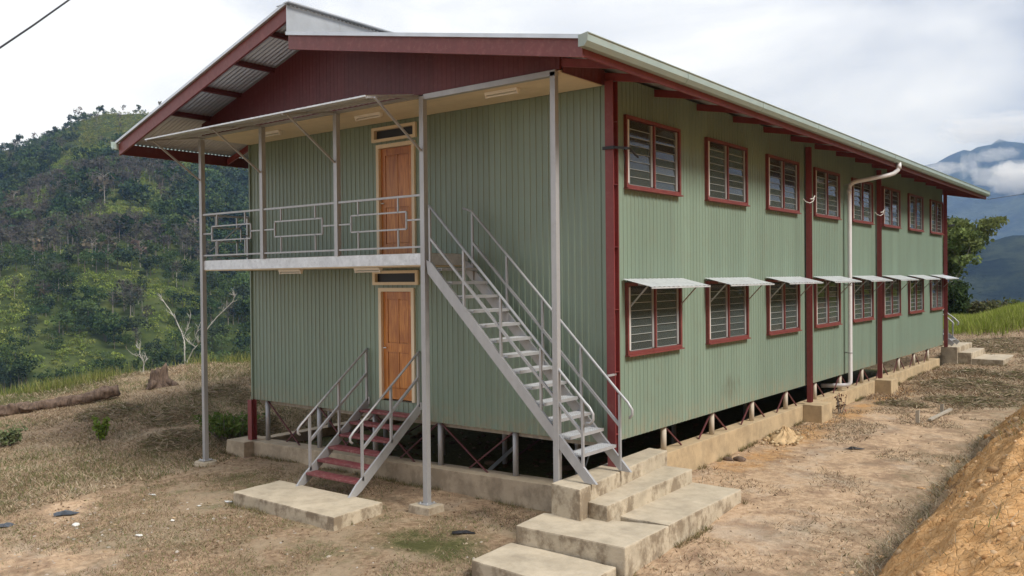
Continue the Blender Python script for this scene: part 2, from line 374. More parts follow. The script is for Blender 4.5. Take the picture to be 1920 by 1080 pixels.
gx = axis([(-2900, -200, 150), (-200, -60, 10), (-60, -26, 1.5), (-26, -11, .3), (-11, 3.7, .13), (3.7, 7.4, .05), (7.4, 8.6, .2), (8.6, 20, .8), (20, 60, 5), (60, 200, 20), (200, 2901, 150)])
gy = axis([(-250, -60, 25), (-60, -14, 2), (-14, -7, .4), (-7, 9, .07), (9, 14, .15), (14, 42, .3), (42, 80, 2), (80, 300, 20), (300, 5201, 200)])
X, Y = np.meshgrid(gx, gy); Z = G(X, Y)
nx, ny = len(gx), len(gy)
ii = np.arange(nx*ny).reshape(ny, nx)
F = np.stack([ii[:-1, :-1], ii[:-1, 1:], ii[1:, 1:], ii[1:, :-1]], -1).reshape(-1, 4)
xf = foot(Y); n_a = fbm(X*.5, Y*.5, 4, 50); n_b = fbm(X*.25, Y*.25, 3, 60)
bare = np.clip(.86-.38*np.abs(X-1.2)/2.6, 0, 1)*sst(-4, -1, Y)*sst(22, 8, Y)*(X > -.3)
bare = np.maximum(bare, .60*sst(-2.6, -4.5, Y)*(X < 2.5)*sst(-13, -8, X)*(n_a*1.3))
bare = np.maximum(bare, .72*np.exp(-((X+2.5)/3.5)**2-((Y+.7)/.7)**2))
bare = np.maximum(bare, .75*np.exp(-((X+9.6)/1.0)**2-((Y+.6)/.8)**2))
bare = np.where((X > -9.3)*(X < 0)*(Y > .1)*(Y < 24), 0, bare)  # pale earth left out below the floor, part of the painted shade
orange = sst(-.5, .7, X-xf+.9*(n_a-.5))*sst(10, 8, Y)*(.9-.35*sst(3.2, 5.5, X-xf)*n_b*1.4)
orange = np.maximum(orange, .52*np.exp(-((X-.6)/.7)**2)*sst(1, 4, Y)*sst(24, 16, Y))
green = .46*n_b*sst(-1.5, -3, Y)*sst(1.0, -1, X)*1.1+.62*np.exp(-((X+7.2)/1.7)**2-((Y+1.5)/.7)**2)+.66*np.exp(-((X+1.6)/1.6)**2-((Y+2.3)/.9)**2)
green = np.maximum(green, .5*sst(-10, -13, X)*n_b*1.2); green = np.maximum(green, .95*sst(-19.0, -21, X+0*Y))
green = np.where((X > -9.3)*(X < 0)*(Y > .15)*(Y < 24), .95, green); green = np.maximum(green, .95*sst(10, 12.5, X)); green = np.maximum(green, .9*sst(29.5, 32, Y)); green = np.maximum(green, .45*n_b*sst(12, 18, Y)*1.3)  # dark cover inside the wall lines paints the shade below the floor
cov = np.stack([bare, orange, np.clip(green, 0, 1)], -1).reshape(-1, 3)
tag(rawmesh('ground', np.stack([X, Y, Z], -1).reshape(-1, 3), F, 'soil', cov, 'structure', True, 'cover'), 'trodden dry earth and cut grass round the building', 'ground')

# ================================================================== leaf and blade builders
def unit(n):
    v = RNG.normal(size=(n, 3)); return v/np.linalg.norm(v, axis=1, keepdims=True)
def cards(P, size, asp=1.0, axisv=None):
    """one quad per point, folded at random; size (n,), optional long axis"""
    n = len(P); a = unit(n) if axisv is None else axisv/np.linalg.norm(axisv, axis=1, keepdims=True)
    b = np.cross(a, unit(n)); b /= np.linalg.norm(b, axis=1, keepdims=True)+1e-9
    a = a*(size[:, None]*.5*asp); b = b*(size[:, None]*.5)
    V = np.stack([P-a, P+b*.9, P+a, P-b], 1).reshape(-1, 3)
    return V, np.arange(4*n).reshape(-1, 4)
def blades(P, h, w, lean=.35):
    n = len(P); az = RNG.uniform(0, 2*np.pi, n); s = np.stack([np.cos(az), np.sin(az), 0*az], -1)*(w/2)[:, None]
    tip = RNG.normal(size=(n, 3))*(h*lean)[:, None]; tip[:, 2] = h
    V = np.stack([P-s, P+s, P+tip], 1).reshape(-1, 3)
    return V, np.arange(3*n).reshape(-1, 3)
def jit(c, n, a=.25):
    c = np.asarray(c, float); return np.clip(c*(1+RNG.uniform(-a, a, (n, 1)))*(1+RNG.uniform(-.08, .08, (n, 3))), 0.003, 1)

# ================================================================== hill on the left, across the valley
HA = 1.0769; HV = np.array([-math.sin(HA), math.cos(HA)]); HU = np.array([math.cos(HA), math.sin(HA)]); H0 = np.array([7.26, -11.73])
def hill(u, v):
    u = u/2; v = v/2
    cr = np.interp(u, [-120, -37.5, -28.6, -20.6, -14, -5, 5, 12, 42, 120], [34, 45, 47.5, 52, 57, 61.5, 62, 61, 50, 22])
    p = np.clip((v-105)/225, -.35, 1); z = -12+(cr+12)*p
    z = z-7*np.exp(-((u-26-.03*(v-200))/11)**2)*np.clip((v-110)/60, 0, 1)*np.clip((330-v)/60, 0, 1)
    z = z-np.clip(v-330, 0, 999)*.5+5*(fbm(u*.06, v*.06, 4, 5)-.5)*np.clip((v-100)/40, 0, 1)
    return 2.63+2*(z-2.63)
def huv(u, v, z): 
    q = H0+np.outer(u, HU)+np.outer(v, HV); return np.column_stack([q, z])
us = np.arange(-260, 261, 6.); vs = np.arange(110, 1000, 6.); UU, VV = np.meshgrid(us, vs)
ZZ = np.maximum(hill(UU, VV), -76); k = ZZ.shape; ii = np.arange(ZZ.size).reshape(k)
tag(rawmesh('hill', huv(UU.ravel(), VV.ravel(), ZZ.ravel()), np.stack([ii[:-1, :-1], ii[:-1, 1:], ii[1:, 1:], ii[1:, :-1]], -1).reshape(-1, 4), 'hill_cover', None, 'structure', True), 'steep forested hillside across the valley', 'hill')

LIGHT = [(-1, 187, 6.5, 12), (-.5, 145, 8, 5), (8, 141, 3, 4), (-15.5, 136, 3.6, 15), (-6, 119, 3, 6), (-17, 214, 4, 17), (2, 300, 18, 26), (2.7, 224, 3.5, 12), (6, 204, 2.5, 12), (-14, 255, 3.5, 18), (4, 130, 2, 4), (14, 262, 4, 25), (-8, 270, 6, 18)]
BARE = [(-8, 222, 13, 14), (8, 228, 5, 12), (-9, 170, 13, 8), (7, 167, 7, 5), (-21, 188, 7, 20), (1, 134, 4, 3)]
def inside(sets, u, v, grow=1.15):
    m = np.zeros(len(u))
    for a, b, ru, rv in sets: m = np.maximum(m, 1-(((u/2-a)/(ru*grow))**2+((v/2-b)/(rv*grow*1.25))**2))
    return m
def crown(P, R, H, n_l, n_c, size, tone, var=.3, sky=.25):
    """leaf clumps for many trees: P (t,3) crown centres, R radii, H half heights -> V, F, tone"""
    t = len(P); lob = unit(t*n_l).reshape(t, n_l, 3)*np.array([.62, .62, .55]); lob[:, :, 2] += .12
    li = RNG.integers(0, n_l, (t, n_c)); c = lob[np.arange(t)[:, None], li]
    r = unit(t*n_c).reshape(t, n_c, 3)*(RNG.random((t, n_c, 1))**.45)*.52
    q = (c+r)*np.stack([R, R, H], -1)[:, None, :]+P[:, None, :]
    sz = (size[:, None]*RNG.uniform(.6, 1.35, (t, n_c))).ravel()
    V, F = cards(q.reshape(-1, 3), sz, 1.25)
    tn = np.repeat(tone[:, None, :], n_c, 1)*(1+RNG.uniform(-var, var, (t, n_c, 1)))
    return V, F, np.repeat(tn.reshape(-1, 3), 4, 0)
def sticks(A, B, ra, rb, tone):
    """three sided tapered sticks A->B"""
    n = len(A); d = B-A; d = d/(np.linalg.norm(d, axis=1, keepdims=True)+1e-9); e = np.cross(d, np.array([.31, .77, .55])); e /= np.linalg.norm(e, axis=1, keepdims=True)+1e-9; f = np.cross(d, e)
    rings = []
    for c, r in ((A, ra), (B, rb)):
        for a in (0, 2.094, 4.189): rings.append(c+(e*math.cos(a)+f*math.sin(a))*r[:, None])
    V = np.stack(rings, 1).reshape(-1, 3); o = (np.arange(n)*6)[:, None, None]
    F = (o+np.array([[0, 1, 4, 3], [1, 2, 5, 4], [2, 0, 3, 5]])[None]).reshape(-1, 4)
    return V, F, np.repeat(tone, 6, 0)
def join(parts):
    V, F, T, o = [], [], [], 0
    for v, f, t in parts: V.append(v); F.append(f+o); T.append(t); o += len(v)
    return np.concatenate(V), np.concatenate(F), np.concatenate(T)
def scatter_hill(n, v0, v1):
    v = np.sqrt(RNG.uniform(v0*v0, v1*v1, n)); u = RNG.uniform(-.20, .27, n)*v+RNG.uniform(-20, 20, n)
    return u, v
GREENS = np.array([(.030, .050, .020), (.040, .062, .022), (.055, .080, .026), (.036, .046, .024), (.065, .088, .030), (.028, .042, .024)])
# leafy trees
u, v = scatter_hill(6300, 196, 676); m = inside(LIGHT, u, v, 1.0); b = inside(BARE, u, v)
keep = ((m < RNG.uniform(-.1, .25, len(u)))) & ((b < .1) | (RNG.random(len(u)) < .38)); u, v = u[keep], v[keep]
hh = RNG.uniform(3.6, 8.6, len(u))*np.interp(v, [200, 330, 450], [.85, 1, 1.1])*np.where(u > 34, 1.2, 1)*np.where(v > 560, .55, 1); z = hill(u, v); R = hh*RNG.uniform(.40, .62, len(u))
tone = GREENS[RNG.integers(0, 6, len(u))]*RNG.uniform(.7, 1.35, (len(u), 1))
patch = fbm(u*.05, v*.05, 3, 77)[:, None]; tone = tone*(.78+.95*patch)*np.array([.95, 1.0, 1.12])
Pc = huv(u, v, z+hh*.62)
nr = v < 330
A = crown(Pc[~nr], R[~nr], hh[~nr]*.42, 6, 110, R[~nr]*.24, tone[~nr], .2)
A2 = crown(Pc[nr], R[nr], hh[nr]*.38, 7, 250, R[nr]*.14, tone[nr], .24)
T = sticks(huv(u, v, z-.3), huv(u, v, z+hh*.6), .022*hh, .010*hh, jit((.16, .14, .11), len(u), .4))
V_, F_, T_ = join([A, A2, T]); tag(rawmesh('forest', V_, F_, 'leaves', T_, 'stuff'), 'dense green forest covering the hillside across the valley', 'forest')
# leafless grey trees
u, v = scatter_hill(6800, 200, 640); b = inside(BARE, u, v); keep = (b > RNG.uniform(0, .6, len(u))) | (RNG.random(len(u)) < .02); u, v = u[keep], v[keep]
hh = RNG.uniform(5, 9.5, len(u)); z = hill(u, v); t = len(u); nb = 46
tn = jit((.135, .122, .105), t, .25); tl = jit((.30, .27, .24), t, .3)
base_h = RNG.uniform(.42, .95, (t, nb, 1)); st = huv(u, v, z)[:, None, :]+np.concatenate([np.zeros((t, nb, 2)), base_h*hh[:, None, None]], -1)
dr = unit(t*nb).reshape(t, nb, 3)*np.array([1, 1, .45]); dr[..., 2] = np.abs(dr[..., 2])+.55*(1-base_h[..., 0]); en = st+dr*(hh[:, None, None]*.30*RNG.uniform(.5, 1.1, (t, nb, 1)))
B = sticks(st.reshape(-1, 3), en.reshape(-1, 3), np.repeat(hh*.0085, nb), np.repeat(hh*.004, nb), np.repeat(tn, nb, 0))
T = sticks(huv(u, v, z-.3), huv(u, v, z+hh*.97), .016*hh, .005*hh, tl)
A = crown(huv(u, v, z+hh*.70), hh*.30, hh*.30, 5, 34, hh*.085, jit((.085, .082, .058), t, .25), .3)
V_, F_, T_ = join([B, T, A]); tag(rawmesh('bare_wood', V_, F_, 'leaves', T_, 'stuff'), 'grey leafless wood standing between the green trees on the hillside', 'forest')
# low scrub and tall grass in the clearings
u, v = scatter_hill(36000, 196, 690); m = inside(LIGHT, u, v, 1.0); keep = (m > RNG.uniform(-.05, .3, len(u))) | (RNG.random(len(u)) < .012); u, v = u[keep], v[keep]; t = len(u)
hh = RNG.uniform(.9, 2.4, t); tone = np.array([(.21, .265, .06), (.18, .235, .055), (.23, .255, .072), (.135, .18, .05)])[RNG.integers(0, 4, t)]*RNG.uniform(.7, 1.2, (t, 1))
tone = np.where((v > 545)[:, None], tone*np.array([.95, .82, .9]), tone)
A = crown(huv(u, v, hill(u, v)+hh*.35), hh*.8, hh*.5, 4, 27, hh*.20, tone, .16)
V_, F_, T_ = A; tag(rawmesh('hill_scrub', V_, F_, 'leaves', T_, 'stuff'), 'bright green scrub and grass in the hillside clearings', 'scrub')

def solo(name, label, uu, vv, h, kind, group=None, lean=0.):
    """one tree of the hillside that stands out: trunk and crown of its own"""
    p = huv(np.array([uu*2.]), np.array([vv*2.]), hill(np.array([uu*2.]), np.array([vv*2.])))[0]
    o = thing(name, p, label, 'tree', group)
    mb = MB(); top = h*(.62 if kind == 'leafy' else .97)
    mb.tube([(p[0], p[1], p[2]-.6), (p[0]+lean*h*.3, p[1], p[2]+top*.5), (p[0]+lean*h, p[1], p[2]+top)], [.016*h, .012*h, .005*h], 6)
    nb = 7 if kind == 'leafy' else 22
    for i in range(nb):
        f = random.uniform(.4, .95); a = random.uniform(0, 6.28); l = h*random.uniform(.16, .34)
        s = Vector((p[0]+lean*h*f, p[1], p[2]+top*f)); e = s+Vector((math.cos(a)*l, math.sin(a)*l, l*random.uniform(.25, .9)))
        mb.tube([s, (s+e)/2+Vector((0, 0, l*.06)), e], [.005*h, .004*h, .0018*h], 4)
    part('trunk', mb, 'bark_grey' if kind == 'leafy' else 'bark_pale', o)
    c = np.array([[lean*h*.8, 0, h*.68]])
    n, tone = (150, (.045, .062, .026)) if kind == 'leafy' else (45, (.12, .10, .07))
    V_, F_, T_ = crown(c, np.array([h*.34]), np.array([h*.36]), 6, n, np.array([h*.115]), jit(tone, 1, .2), .4)
    rawmesh('crown', V_, F_, 'leaves', T_, parent=o, loc=(0, 0, 0))
    return o
for uu, vv, h, kd, lb in [
    (-14.6, 327, 14, 'bare', 'tallest thin skyline tree left of the hilltop, with sparse crown'),
    (-16.6, 327, 10, 'leafy', 'dark bushy skyline tree left of the tallest thin skyline tree'),
    (-12.9, 327, 7, 'leafy', 'low round skyline tree just right of the tallest thin skyline tree'),
    (-8.2, 328, 12, 'leafy', 'upright skyline tree halfway between the thin tree and the hilltop'),
    (-.5, 329, 8, 'bare', 'small wispy skyline tree on the left edge of the hilltop'),
    (4.0, 329, 8, 'leafy', 'short bushy skyline tree on the right of the hilltop'),
    (11.0, 329, 13, 'bare', 'open spreading skyline tree nearest to the roof edge'),
    (-27.5, 328, 10, 'bare', 'slim skyline tree low on the left shoulder of the hill'),
    (-32.0, 328, 11, 'leafy', 'round dark skyline tree farthest left on the hill'),
    (-21.5, 328, 8, 'leafy', 'small skyline tree between the left shoulder and the tall tree')]:
    solo('skyline_tree', lb, uu, vv, h*.72, kd, 'trees on the hill skyline')
for uu, vv, h, lb in [
    (-2.9, 153, 10.5, 'tall pale bare trunk above the bright clearing, left of its neighbour'),
    (1.9, 156, 9.5, 'pale forked bare tree above the round dark tree'),
    (-13.5, 157, 9, 'pale bare trunk at the left edge of the grey wood'),
    (-4.2, 201, 13, 'slender pale trunk standing just above the topmost bright clearing'),
    (-20.4, 198, 13, 'pale leaning trunk at the far left of the hillside'),
    (-5.1, 154, 9, 'short pale trunk left of the tall pale trunk above the clearing'),
    (11.8, 176, 11, 'pale bare tree on the slope close to the balcony corner post')]:
    solo('bare_tree', lb, uu, vv, h, 'bare', 'pale bare trees on the hillside', random.uniform(-.08, .08))
solo('round_tree', 'low round dark green tree at the top of the wide clearing', 2.8, 151, 6.5, 'leafy')

# ================================================================== far mountains
def ridged(x, y, o=6, s=0):
    r, a, t = 0, .5, 0
    for i in range(o):
        r = r+a*(1-np.abs(2*vn(x*2**i+3.3*i, y*2**i+9.1*i, s+i)-1)); t += a; a *= .5
    return r/t
mx = np.arange(-2600, 2601, 26.); my = np.arange(2500, 5100, 26.); MX, MY = np.meshgrid(mx, my)
crest = np.interp(mx, [-2600, -1500, -831, -721, -602, -518, -300, 200, 1000, 2600], [220, 400, 455, 495, 520, 508, 500, 560, 480, 200])[None, :]*(1+.16*(fbm(mx*.006, mx*0+3.1, 4, 7)[None, :]-.5)+.07*(fbm(mx*.03, mx*0+1.1, 3, 8)[None, :]-.5))
pf = np.clip((MY-2550)/1420, 0, 1)**1.15-.5*np.clip((MY-3980)/1100, 0, 1)
MZ = -74+(crest+74)*pf+(ridged(MX*.0013, MY*.0013, 6, 40)-.62)*230*np.sin(np.pi*np.clip((MY-2500)/1500, 0, 1))**.8*(MY < 4000)
ii = np.arange(MZ.size).reshape(MZ.shape)
tag(rawmesh('mountain', np.stack([MX, MY, MZ], -1).reshape(-1, 3), np.stack([ii[:-1, :-1], ii[:-1, 1:], ii[1:, 1:], ii[1:, :-1]], -1).reshape(-1, 4), 'mountain_forest', None, 'structure', True), 'high forested mountain fading to blue behind the building', 'mountain')
mx = np.arange(-900, 1200, 9.); my = np.arange(900, 1800, 9.); MX, MY = np.meshgrid(mx, my)
crest = np.interp(mx, [-900, -420, -300, -235, -190, -120, 300, 1200], [-70, -60, -10, 38, 55, 62, 90, 40])[None, :]
MZ = -76+(crest+76)*np.sin(np.pi*np.clip((MY-900)/900, 0, 1))**.9+(ridged(MX*.006, MY*.006, 5, 70)-.6)*34+7*(fbm(MX*.05, MY*.05, 3, 88)-.5)
ii = np.arange(MZ.size).reshape(MZ.shape)
tag(rawmesh('ridge', np.stack([MX, MY, MZ], -1).reshape(-1, 3), np.stack([ii[:-1, :-1], ii[:-1, 1:], ii[1:, 1:], ii[1:, :-1]], -1).reshape(-1, 4), 'mountain_forest', None, 'structure', True), 'darker forested ridge below the far mountain', 'ridge')
# air
mb = MB().box(-3000, 3000, -300, 5300, -78, 720); hz = link('haze', mb.mesh('haze')); tag(hz, kind='stuff')
hm = bpy.data.materials.new('air'); hm.use_nodes = True; ht = hm.node_tree; ht.nodes.clear()
ho = ht.nodes.new('ShaderNodeOutputMaterial'); hv = ht.nodes.new('ShaderNodeVolumePrincipled')
hv.inputs['Color'].default_value = (.36, .57, 1.0, 1); hv.inputs['Absorption Color'].default_value = (1, 1, 1, 1); hv.inputs['Density'].default_value = 1.5e-4; hv.inputs['Anisotropy'].default_value = 0
ht.links.new(hv.outputs[0], ho.inputs['Volume']); hz.data.materials.append(hm)
# clouds hanging on the mountain
cm = bpy.data.materials.new('cloud'); cm.use_nodes = True; ct = cm.node_tree; ct.nodes.clear()
co = ct.nodes.new('ShaderNodeOutputMaterial'); cv = ct.nodes.new('ShaderNodeVolumePrincipled')
cv.inputs['Color'].default_value = (.99, .99, 1, 1); cv.inputs['Density'].default_value = .016; ct.links.new(cv.outputs[0], co.inputs['Volume']); MATS['cloud'] = cm
def cloud(c, r, seed, label, n=5):
    bm = bmesh.new(); bmesh.ops.create_icosphere(bm, subdivisions=n, radius=1); rr = np.array([v.co for v in bm.verts])
    nse = fbm(rr[:, 0]*2.2+seed, rr[:, 1]*2.2+rr[:, 2]*2.7, 5, seed)*1.15+.32+.55*(fbm(rr[:, 0]*6+seed, rr[:, 1]*6+rr[:, 2]*7, 4, seed+9)-.5)
    for v, q in zip(bm.verts, nse): v.co = Vector((v.co.x*r[0]*q, v.co.y*r[1]*q, v.co.z*r[2]*q))
    me = bpy.data.meshes.new('low_cloud'); bm.to_mesh(me); bm.free()
    return tag(link('low_cloud', me, 'cloud', None, c), label, 'cloud', None, 'stuff')
thin = cm.copy(); thin.name = 'cloud_thin'; MATS['cloud_thin'] = thin
[n for n in thin.node_tree.nodes if n.type == 'PRINCIPLED_VOLUME'][0].inputs['Density'].default_value = .008
def D(t, px, py):
    f = 1632.3; r = fwd+rt*((px-960)/f)+upv*((540-py)/f); return CAM+r*t
cloud((-450, 3420, 325), (135, 90, 66), 11, 'thick white cloud resting low on the mountain at the right edge')
w_ = cloud((-640, 3580, 400), (44, 30, 52), 5, 'thin ragged wisp of cloud in front of the mountain')
w2_ = cloud((-740, 3640, 405), (95, 50, 26), 8, 'flat thin wisp of cloud under the mountain shoulder')
w3_ = cloud((-545, 3620, 440), (70, 40, 30), 13, 'ragged wisp of cloud above the thick white cloud')
for w in (w_, w2_, w3_): w.data.materials[0] = MATS['cloud_thin']
c_ = cloud((-560, 3760, 560), (240, 90, 60), 17, 'pale cloud cap veiling the mountain top'); c_.data.materials[0] = MATS['cloud_thin']
def rough_block(name, mb, mat, parent, amp=.007, cuts=9, bev=.022, at=None):
    o = part(name, mb, mat, parent, bevel=bev, at=at); me = o.data; bm = bmesh.new(); bm.from_mesh(me)
    long = [e for e in bm.edges if e.calc_length() > .25]; bmesh.ops.subdivide_edges(bm, edges=long, cuts=cuts, use_grid_fill=True)
    co = np.array([v.co for v in bm.verts])+np.array(base(o)); d = np.stack([fbm(co[:, 0]*4+co[:, 2]*5+k*9, co[:, 1]*4+co[:, 2]*3, 4, 60+k)-.5 for k in range(3)], -1)*2*amp
    for v, q in zip(bm.verts, d): v.co += Vector(q)
    bm.normal_update(); bm.to_mesh(me); bm.free(); return o
# ================================================================== the building
WX, LY, ZC, VD = -9.2, 23.7, 5.64, 1.19       # left wall x, length, ceiling height, veranda depth
RF = 2.30                                     # front edge of the roof (y = -RF)
RB = 25.85
XR, ZRL, ZRR = -4.87, 7.34, 6.83              # ridge step
XEL, ZEL, XER, ZER = -10.55, 5.57, 1.10, 5.72
SL = (ZRL-ZEL)/(XR-XEL); SR = (ZRR-ZER)/(XER-XR)
def roofL(x): return ZEL+SL*(x-XEL)
def roofR(x): return ZER+SR*(XER-x)
BLD = thing('stilt_building', (-4.6, 0, -.9), 'long two-storey green metal building with red trim on stilts', 'building')
WIN = [.555+3.005*i for i in range(8)]; WW, WH = 1.915, 1.185; ZU, ZL = 4.083, 1.357
def profile(u):                                # ribbed wall sheet: depth of the surface outwards
    p = (u % .1267)/.1267
    return .012*np.interp(p, [0, .14, .21, .40, .47, .70, .74, .78, 1], [0, 0, 1, 1, 0, 0, .25, 0, 0])
BK = [k*.1267 for k in (0, .14, .21, .40, .47, .70, .74, .78)]
def sheets(wall, name, u0, u1, z0, z1, holes, place, step=.76):
    """ribbed cladding sheets, each its own object, with door and window openings cut out"""
    us = np.arange(u0, u1-1e-6, step)
    for j, a in enumerate(us):
        b = min(a+step, u1); pts = set([a, b]); q = math.floor(a/.1267)*.1267
        while q < b:
            for k in BK:
                if a < q+k < b: pts.add(q+k)
            q += .1267
        zs = {z0, z1}
        for h in holes:
            if h[1] > a and h[0] < b:
                zs |= {h[2], h[3]}
                for e in h[:2]:
                    if a < e < b: pts.add(e)
        pts = sorted(pts); zs = sorted(zs); off = random.uniform(0, .0025)
        full = [h for h in holes if h[0] <= a+1e-6 and h[1] >= b-1e-6]          # openings as wide as the sheet part it in pieces
        cuts = [z0]+[e for h in sorted(full, key=lambda h: h[2]) for e in h[2:4]]+[z1]
        for lo, hi in zip(cuts[0::2], cuts[1::2]):
            zz = [z for z in zs if lo-1e-6 <= z <= hi+1e-6]; mb = MB()
            vs = [place(p, profile(p)+off, z) for z in zz for p in pts]; fs = []
            for r in range(len(zz)-1):
                for c in range(len(pts)-1):
                    mu, mz = (pts[c]+pts[c+1])/2, (zz[r]+zz[r+1])/2
                    if any(h[0] < mu < h[1] and h[2] < mz < h[3] for h in holes): continue
                    fs.append((r*len(pts)+c, r*len(pts)+c+1, (r+1)*len(pts)+c+1, (r+1)*len(pts)+c))
            if fs: mb.add(vs, fs); part('cladding_sheet', mb, 'green_sheet', wall)
def slab(u0, u1, z0, z1, holes, place):
    mb = MB(); us = sorted({u0, u1} | {e for h in holes for e in h[:2]}); zs = sorted({z0, z1} | {e for h in holes for e in h[2:4]})
    for a, b in zip(us, us[1:]):
        for c, d in zip(zs, zs[1:]):
            if any(h[0] < (a+b)/2 < h[1] and h[2] < (c+d)/2 < h[3] for h in holes): continue
            mb.add([place(a, 0, c), place(b, 0, c), place(b, 0, d), place(a, 0, d)], [(0, 1, 2, 3)])
    return mb
DOORS = [(-5.12, -4.17, .32, 2.47), (-5.14, -4.12, 3.09, 5.22)]; VENTS = [(-5.28, -4.06, 2.525, 2.80), (-5.26, -4.08, 5.275, 5.555)]
fh = [(a+.06, b-.06, c-.02, d-.06) for a, b, c, d in DOORS]+[(a+.06, b-.06, c+.05, d-.05) for a, b, c, d in VENTS]
sh = [(w+.05, w+WW-.05, z+.05, z+WH-.05) for w in WIN for z in (ZU, ZL)]
fw = part('front_wall', slab(WX+.02, -.09, .02, ZC+.2, fh, lambda u, p, z: (u, .09, z)), 'lining', BLD)
sheets(fw, 'front', WX, 0, 0, ZC+.03, fh, lambda u, p, z: (u, -p, z))
sw = part('side_wall', slab(.09, LY-.02, .02, 5.84, sh, lambda u, p, z: (-.09, u, z)), 'lining', BLD)
sheets(sw, 'side', .0, LY, 0, 5.86, sh, lambda u, p, z: (p-.0, u, z))
rw = part('rear_wall', slab(.0, LY, 0, 5.9, [], lambda u, p, z: (WX, u, z)), 'green_sheet', BLD)
part('end_wall', slab(WX, 0, 0, 5.9, [], lambda u, p, z: (u, LY, z)), 'green_sheet', BLD)
part('corner_trim', MB().box(-.034, .004, -.034, -.002, 0, ZC).box(.004, .034, -.034, .0, 0, ZC), 'green_sheet', BLD)
part('wall_edge_trim', MB().box(WX-.03, WX+.012, -.04, .0, 0, ZC), 'green_sheet', BLD)
part('lower_floor', MB().box(WX+.03, -.1, .1, LY-.03, .02, .30), 'grey_timber', BLD)
part('upper_floor', MB().box(WX+.03, -.1, .1, LY-.03, 2.86, 3.06), 'lining', BLD)
part('upper_ceiling', MB().box(WX+.03, -.1, .1, LY-.03, 5.62, 5.68), 'lining', BLD)
part('partition', MB().box(-3.2, -3.1, .12, LY-.05, .31, 2.85).box(-3.2, -3.1, .12, LY-.05, 3.07, 5.61), 'lining', BLD)
for i in range(1, 4): part('cross_wall', MB().box(-3.09, -.12, i*6-.05, i*6+.05, .31, 2.85).box(-3.09, -.12, i*6-.05, i*6+.05, 3.07, 5.61), 'lining', BLD)
# lapping seams of stained sheet on the side wall stay in the material; now the windows
def frame_mesh():
    m = MB(); t = .055; W2, H2 = WW, WH
    m.box(-.02, .065, 0, t, 0, H2).box(-.02, .065, W2-t, W2, 0, H2).box(-.02, .062, t, W2-t, H2-t, H2).box(-.02, .062, t, W2-t, 0, t)
    return m.mesh('window', bevel=.004)
def mk(name, mb, **k): return mb.mesh(name, **k)
ME_F = frame_mesh(); ME_S = mk('sill', MB().box(-.02, .10, -.015, WW+.015, -.022, .0)); ME_M = mk('mullion', MB().box(-.015, .058, WW/2-.022, WW/2+.022, .07, WH-.07))
sash_w = (WW/2-.022-.07); NB = 8; bh = (WH-.14)/NB
ME_J = mk('jamb_channel', MB().box(-.01, .028, 0, .062, .0, WH-.14))
ME_T = mk('jamb_batten', MB().box(.0655, .076, .030, .054, 0, WH-.16))
def blade_mesh(ang):
    m = MB(); h = bh*1.08; c, s = math.cos(ang), math.sin(ang); L2 = sash_w-.14; t = .003
    vs = [(s*z*h+c*q*t, y, c*z*h-s*q*t) for z in (-.5, .5) for q in (-1, 1) for y in (0, L2)]
    m.add(vs, [(0, 1, 3, 2), (4, 6, 7, 5), (0, 4, 5, 1), (2, 3, 7, 6), (0, 2, 6, 4), (1, 5, 7, 3)])
    return m.mesh('louvre_blade')
ME_B = {k: blade_mesh(a) for k, a in (('u', math.radians(-4)), ('l', math.radians(-7)))}
for k in ME_B: ME_B[k].materials.append(MATS['louvre_glass'])
ME_BE = mk('blade_edge', MB().box(-.004, .005, 0, sash_w-.14, -.0045, .0045))
for me, m in ((ME_F, 'red_frame'), (ME_S, 'red_frame'), (ME_M, 'red_frame'), (ME_J, 'channel_grey'), (ME_T, 'white_plastic'), (ME_BE, 'blade_edge')): me.materials.append(MATS[m])
blb = base(BLD)
for row, zz in (('u', ZU), ('l', ZL)):
    for i, w in enumerate(WIN):
        fr = link('window', ME_F, None, BLD, Vector((0.004, w, zz))-blb)
        link('sill', ME_S, None, fr, (0, 0, 0)); link('mullion', ME_M, None, fr, (0, 0, 0))
        link('jamb_batten', ME_T, None, fr, (.0, .0, .08))
        wopen = random.gauss(0, .05)
        for s in range(2):
            y0 = .07+s*(sash_w+.044)
            link('jamb_channel', ME_J, None, fr, (0, y0+(.03 if s == 0 else .001), .07)); link('jamb_channel', ME_J, None, fr, (0, y0+sash_w-.063, .07))
            for b in range(NB):
                zc = .07+bh*(b+.5)
                bl = link('louvre_blade', ME_B[row], None, fr, (.005, y0+.075, zc)); bl.rotation_euler = (0, wopen+random.gauss(0, .035), 0)
                if True:
                    a = -4 if row == 'u' else -7
                    link('blade_edge', ME_BE, None, fr, (.005-math.sin(math.radians(a))*bh*.54, y0+.075, zc-math.cos(math.radians(a))*bh*.54))
        if row == 'l':
            ax0, ax1, az0, az1 = .03, .56, 2.60, 2.47
            mb = MB(); nn = 26
            y0, y1 = w-.09, w+WW+.12
            vs = []
            for q in range(nn+1):
                yy = y0+(y1-y0)*q/nn; dz = .006*(q % 2)
                vs += [(ax0, yy, az0+dz), (ax1, yy, az1+dz)]
            mb.add(vs, [(2*q, 2*q+1, 2*q+3, 2*q+2) for q in range(nn)])
            mb.box(ax1-.012, ax1+.003, y0, y1, az1-.028, az1-.002)
            aw = part('window_awning', mb, 'galvanised', BLD)
            for yy in (w+.06, w+WW-.03):
                part('awning_strut', MB().bar((.07, yy, 2.14), (.40, yy, 2.485), .02, .02), 'silver_paint', aw)
            part('awning_rail', MB().bar((.30, y0+.05, 2.51), (.30, y1-.05, 2.51), .03, .03), 'silver_paint', aw)
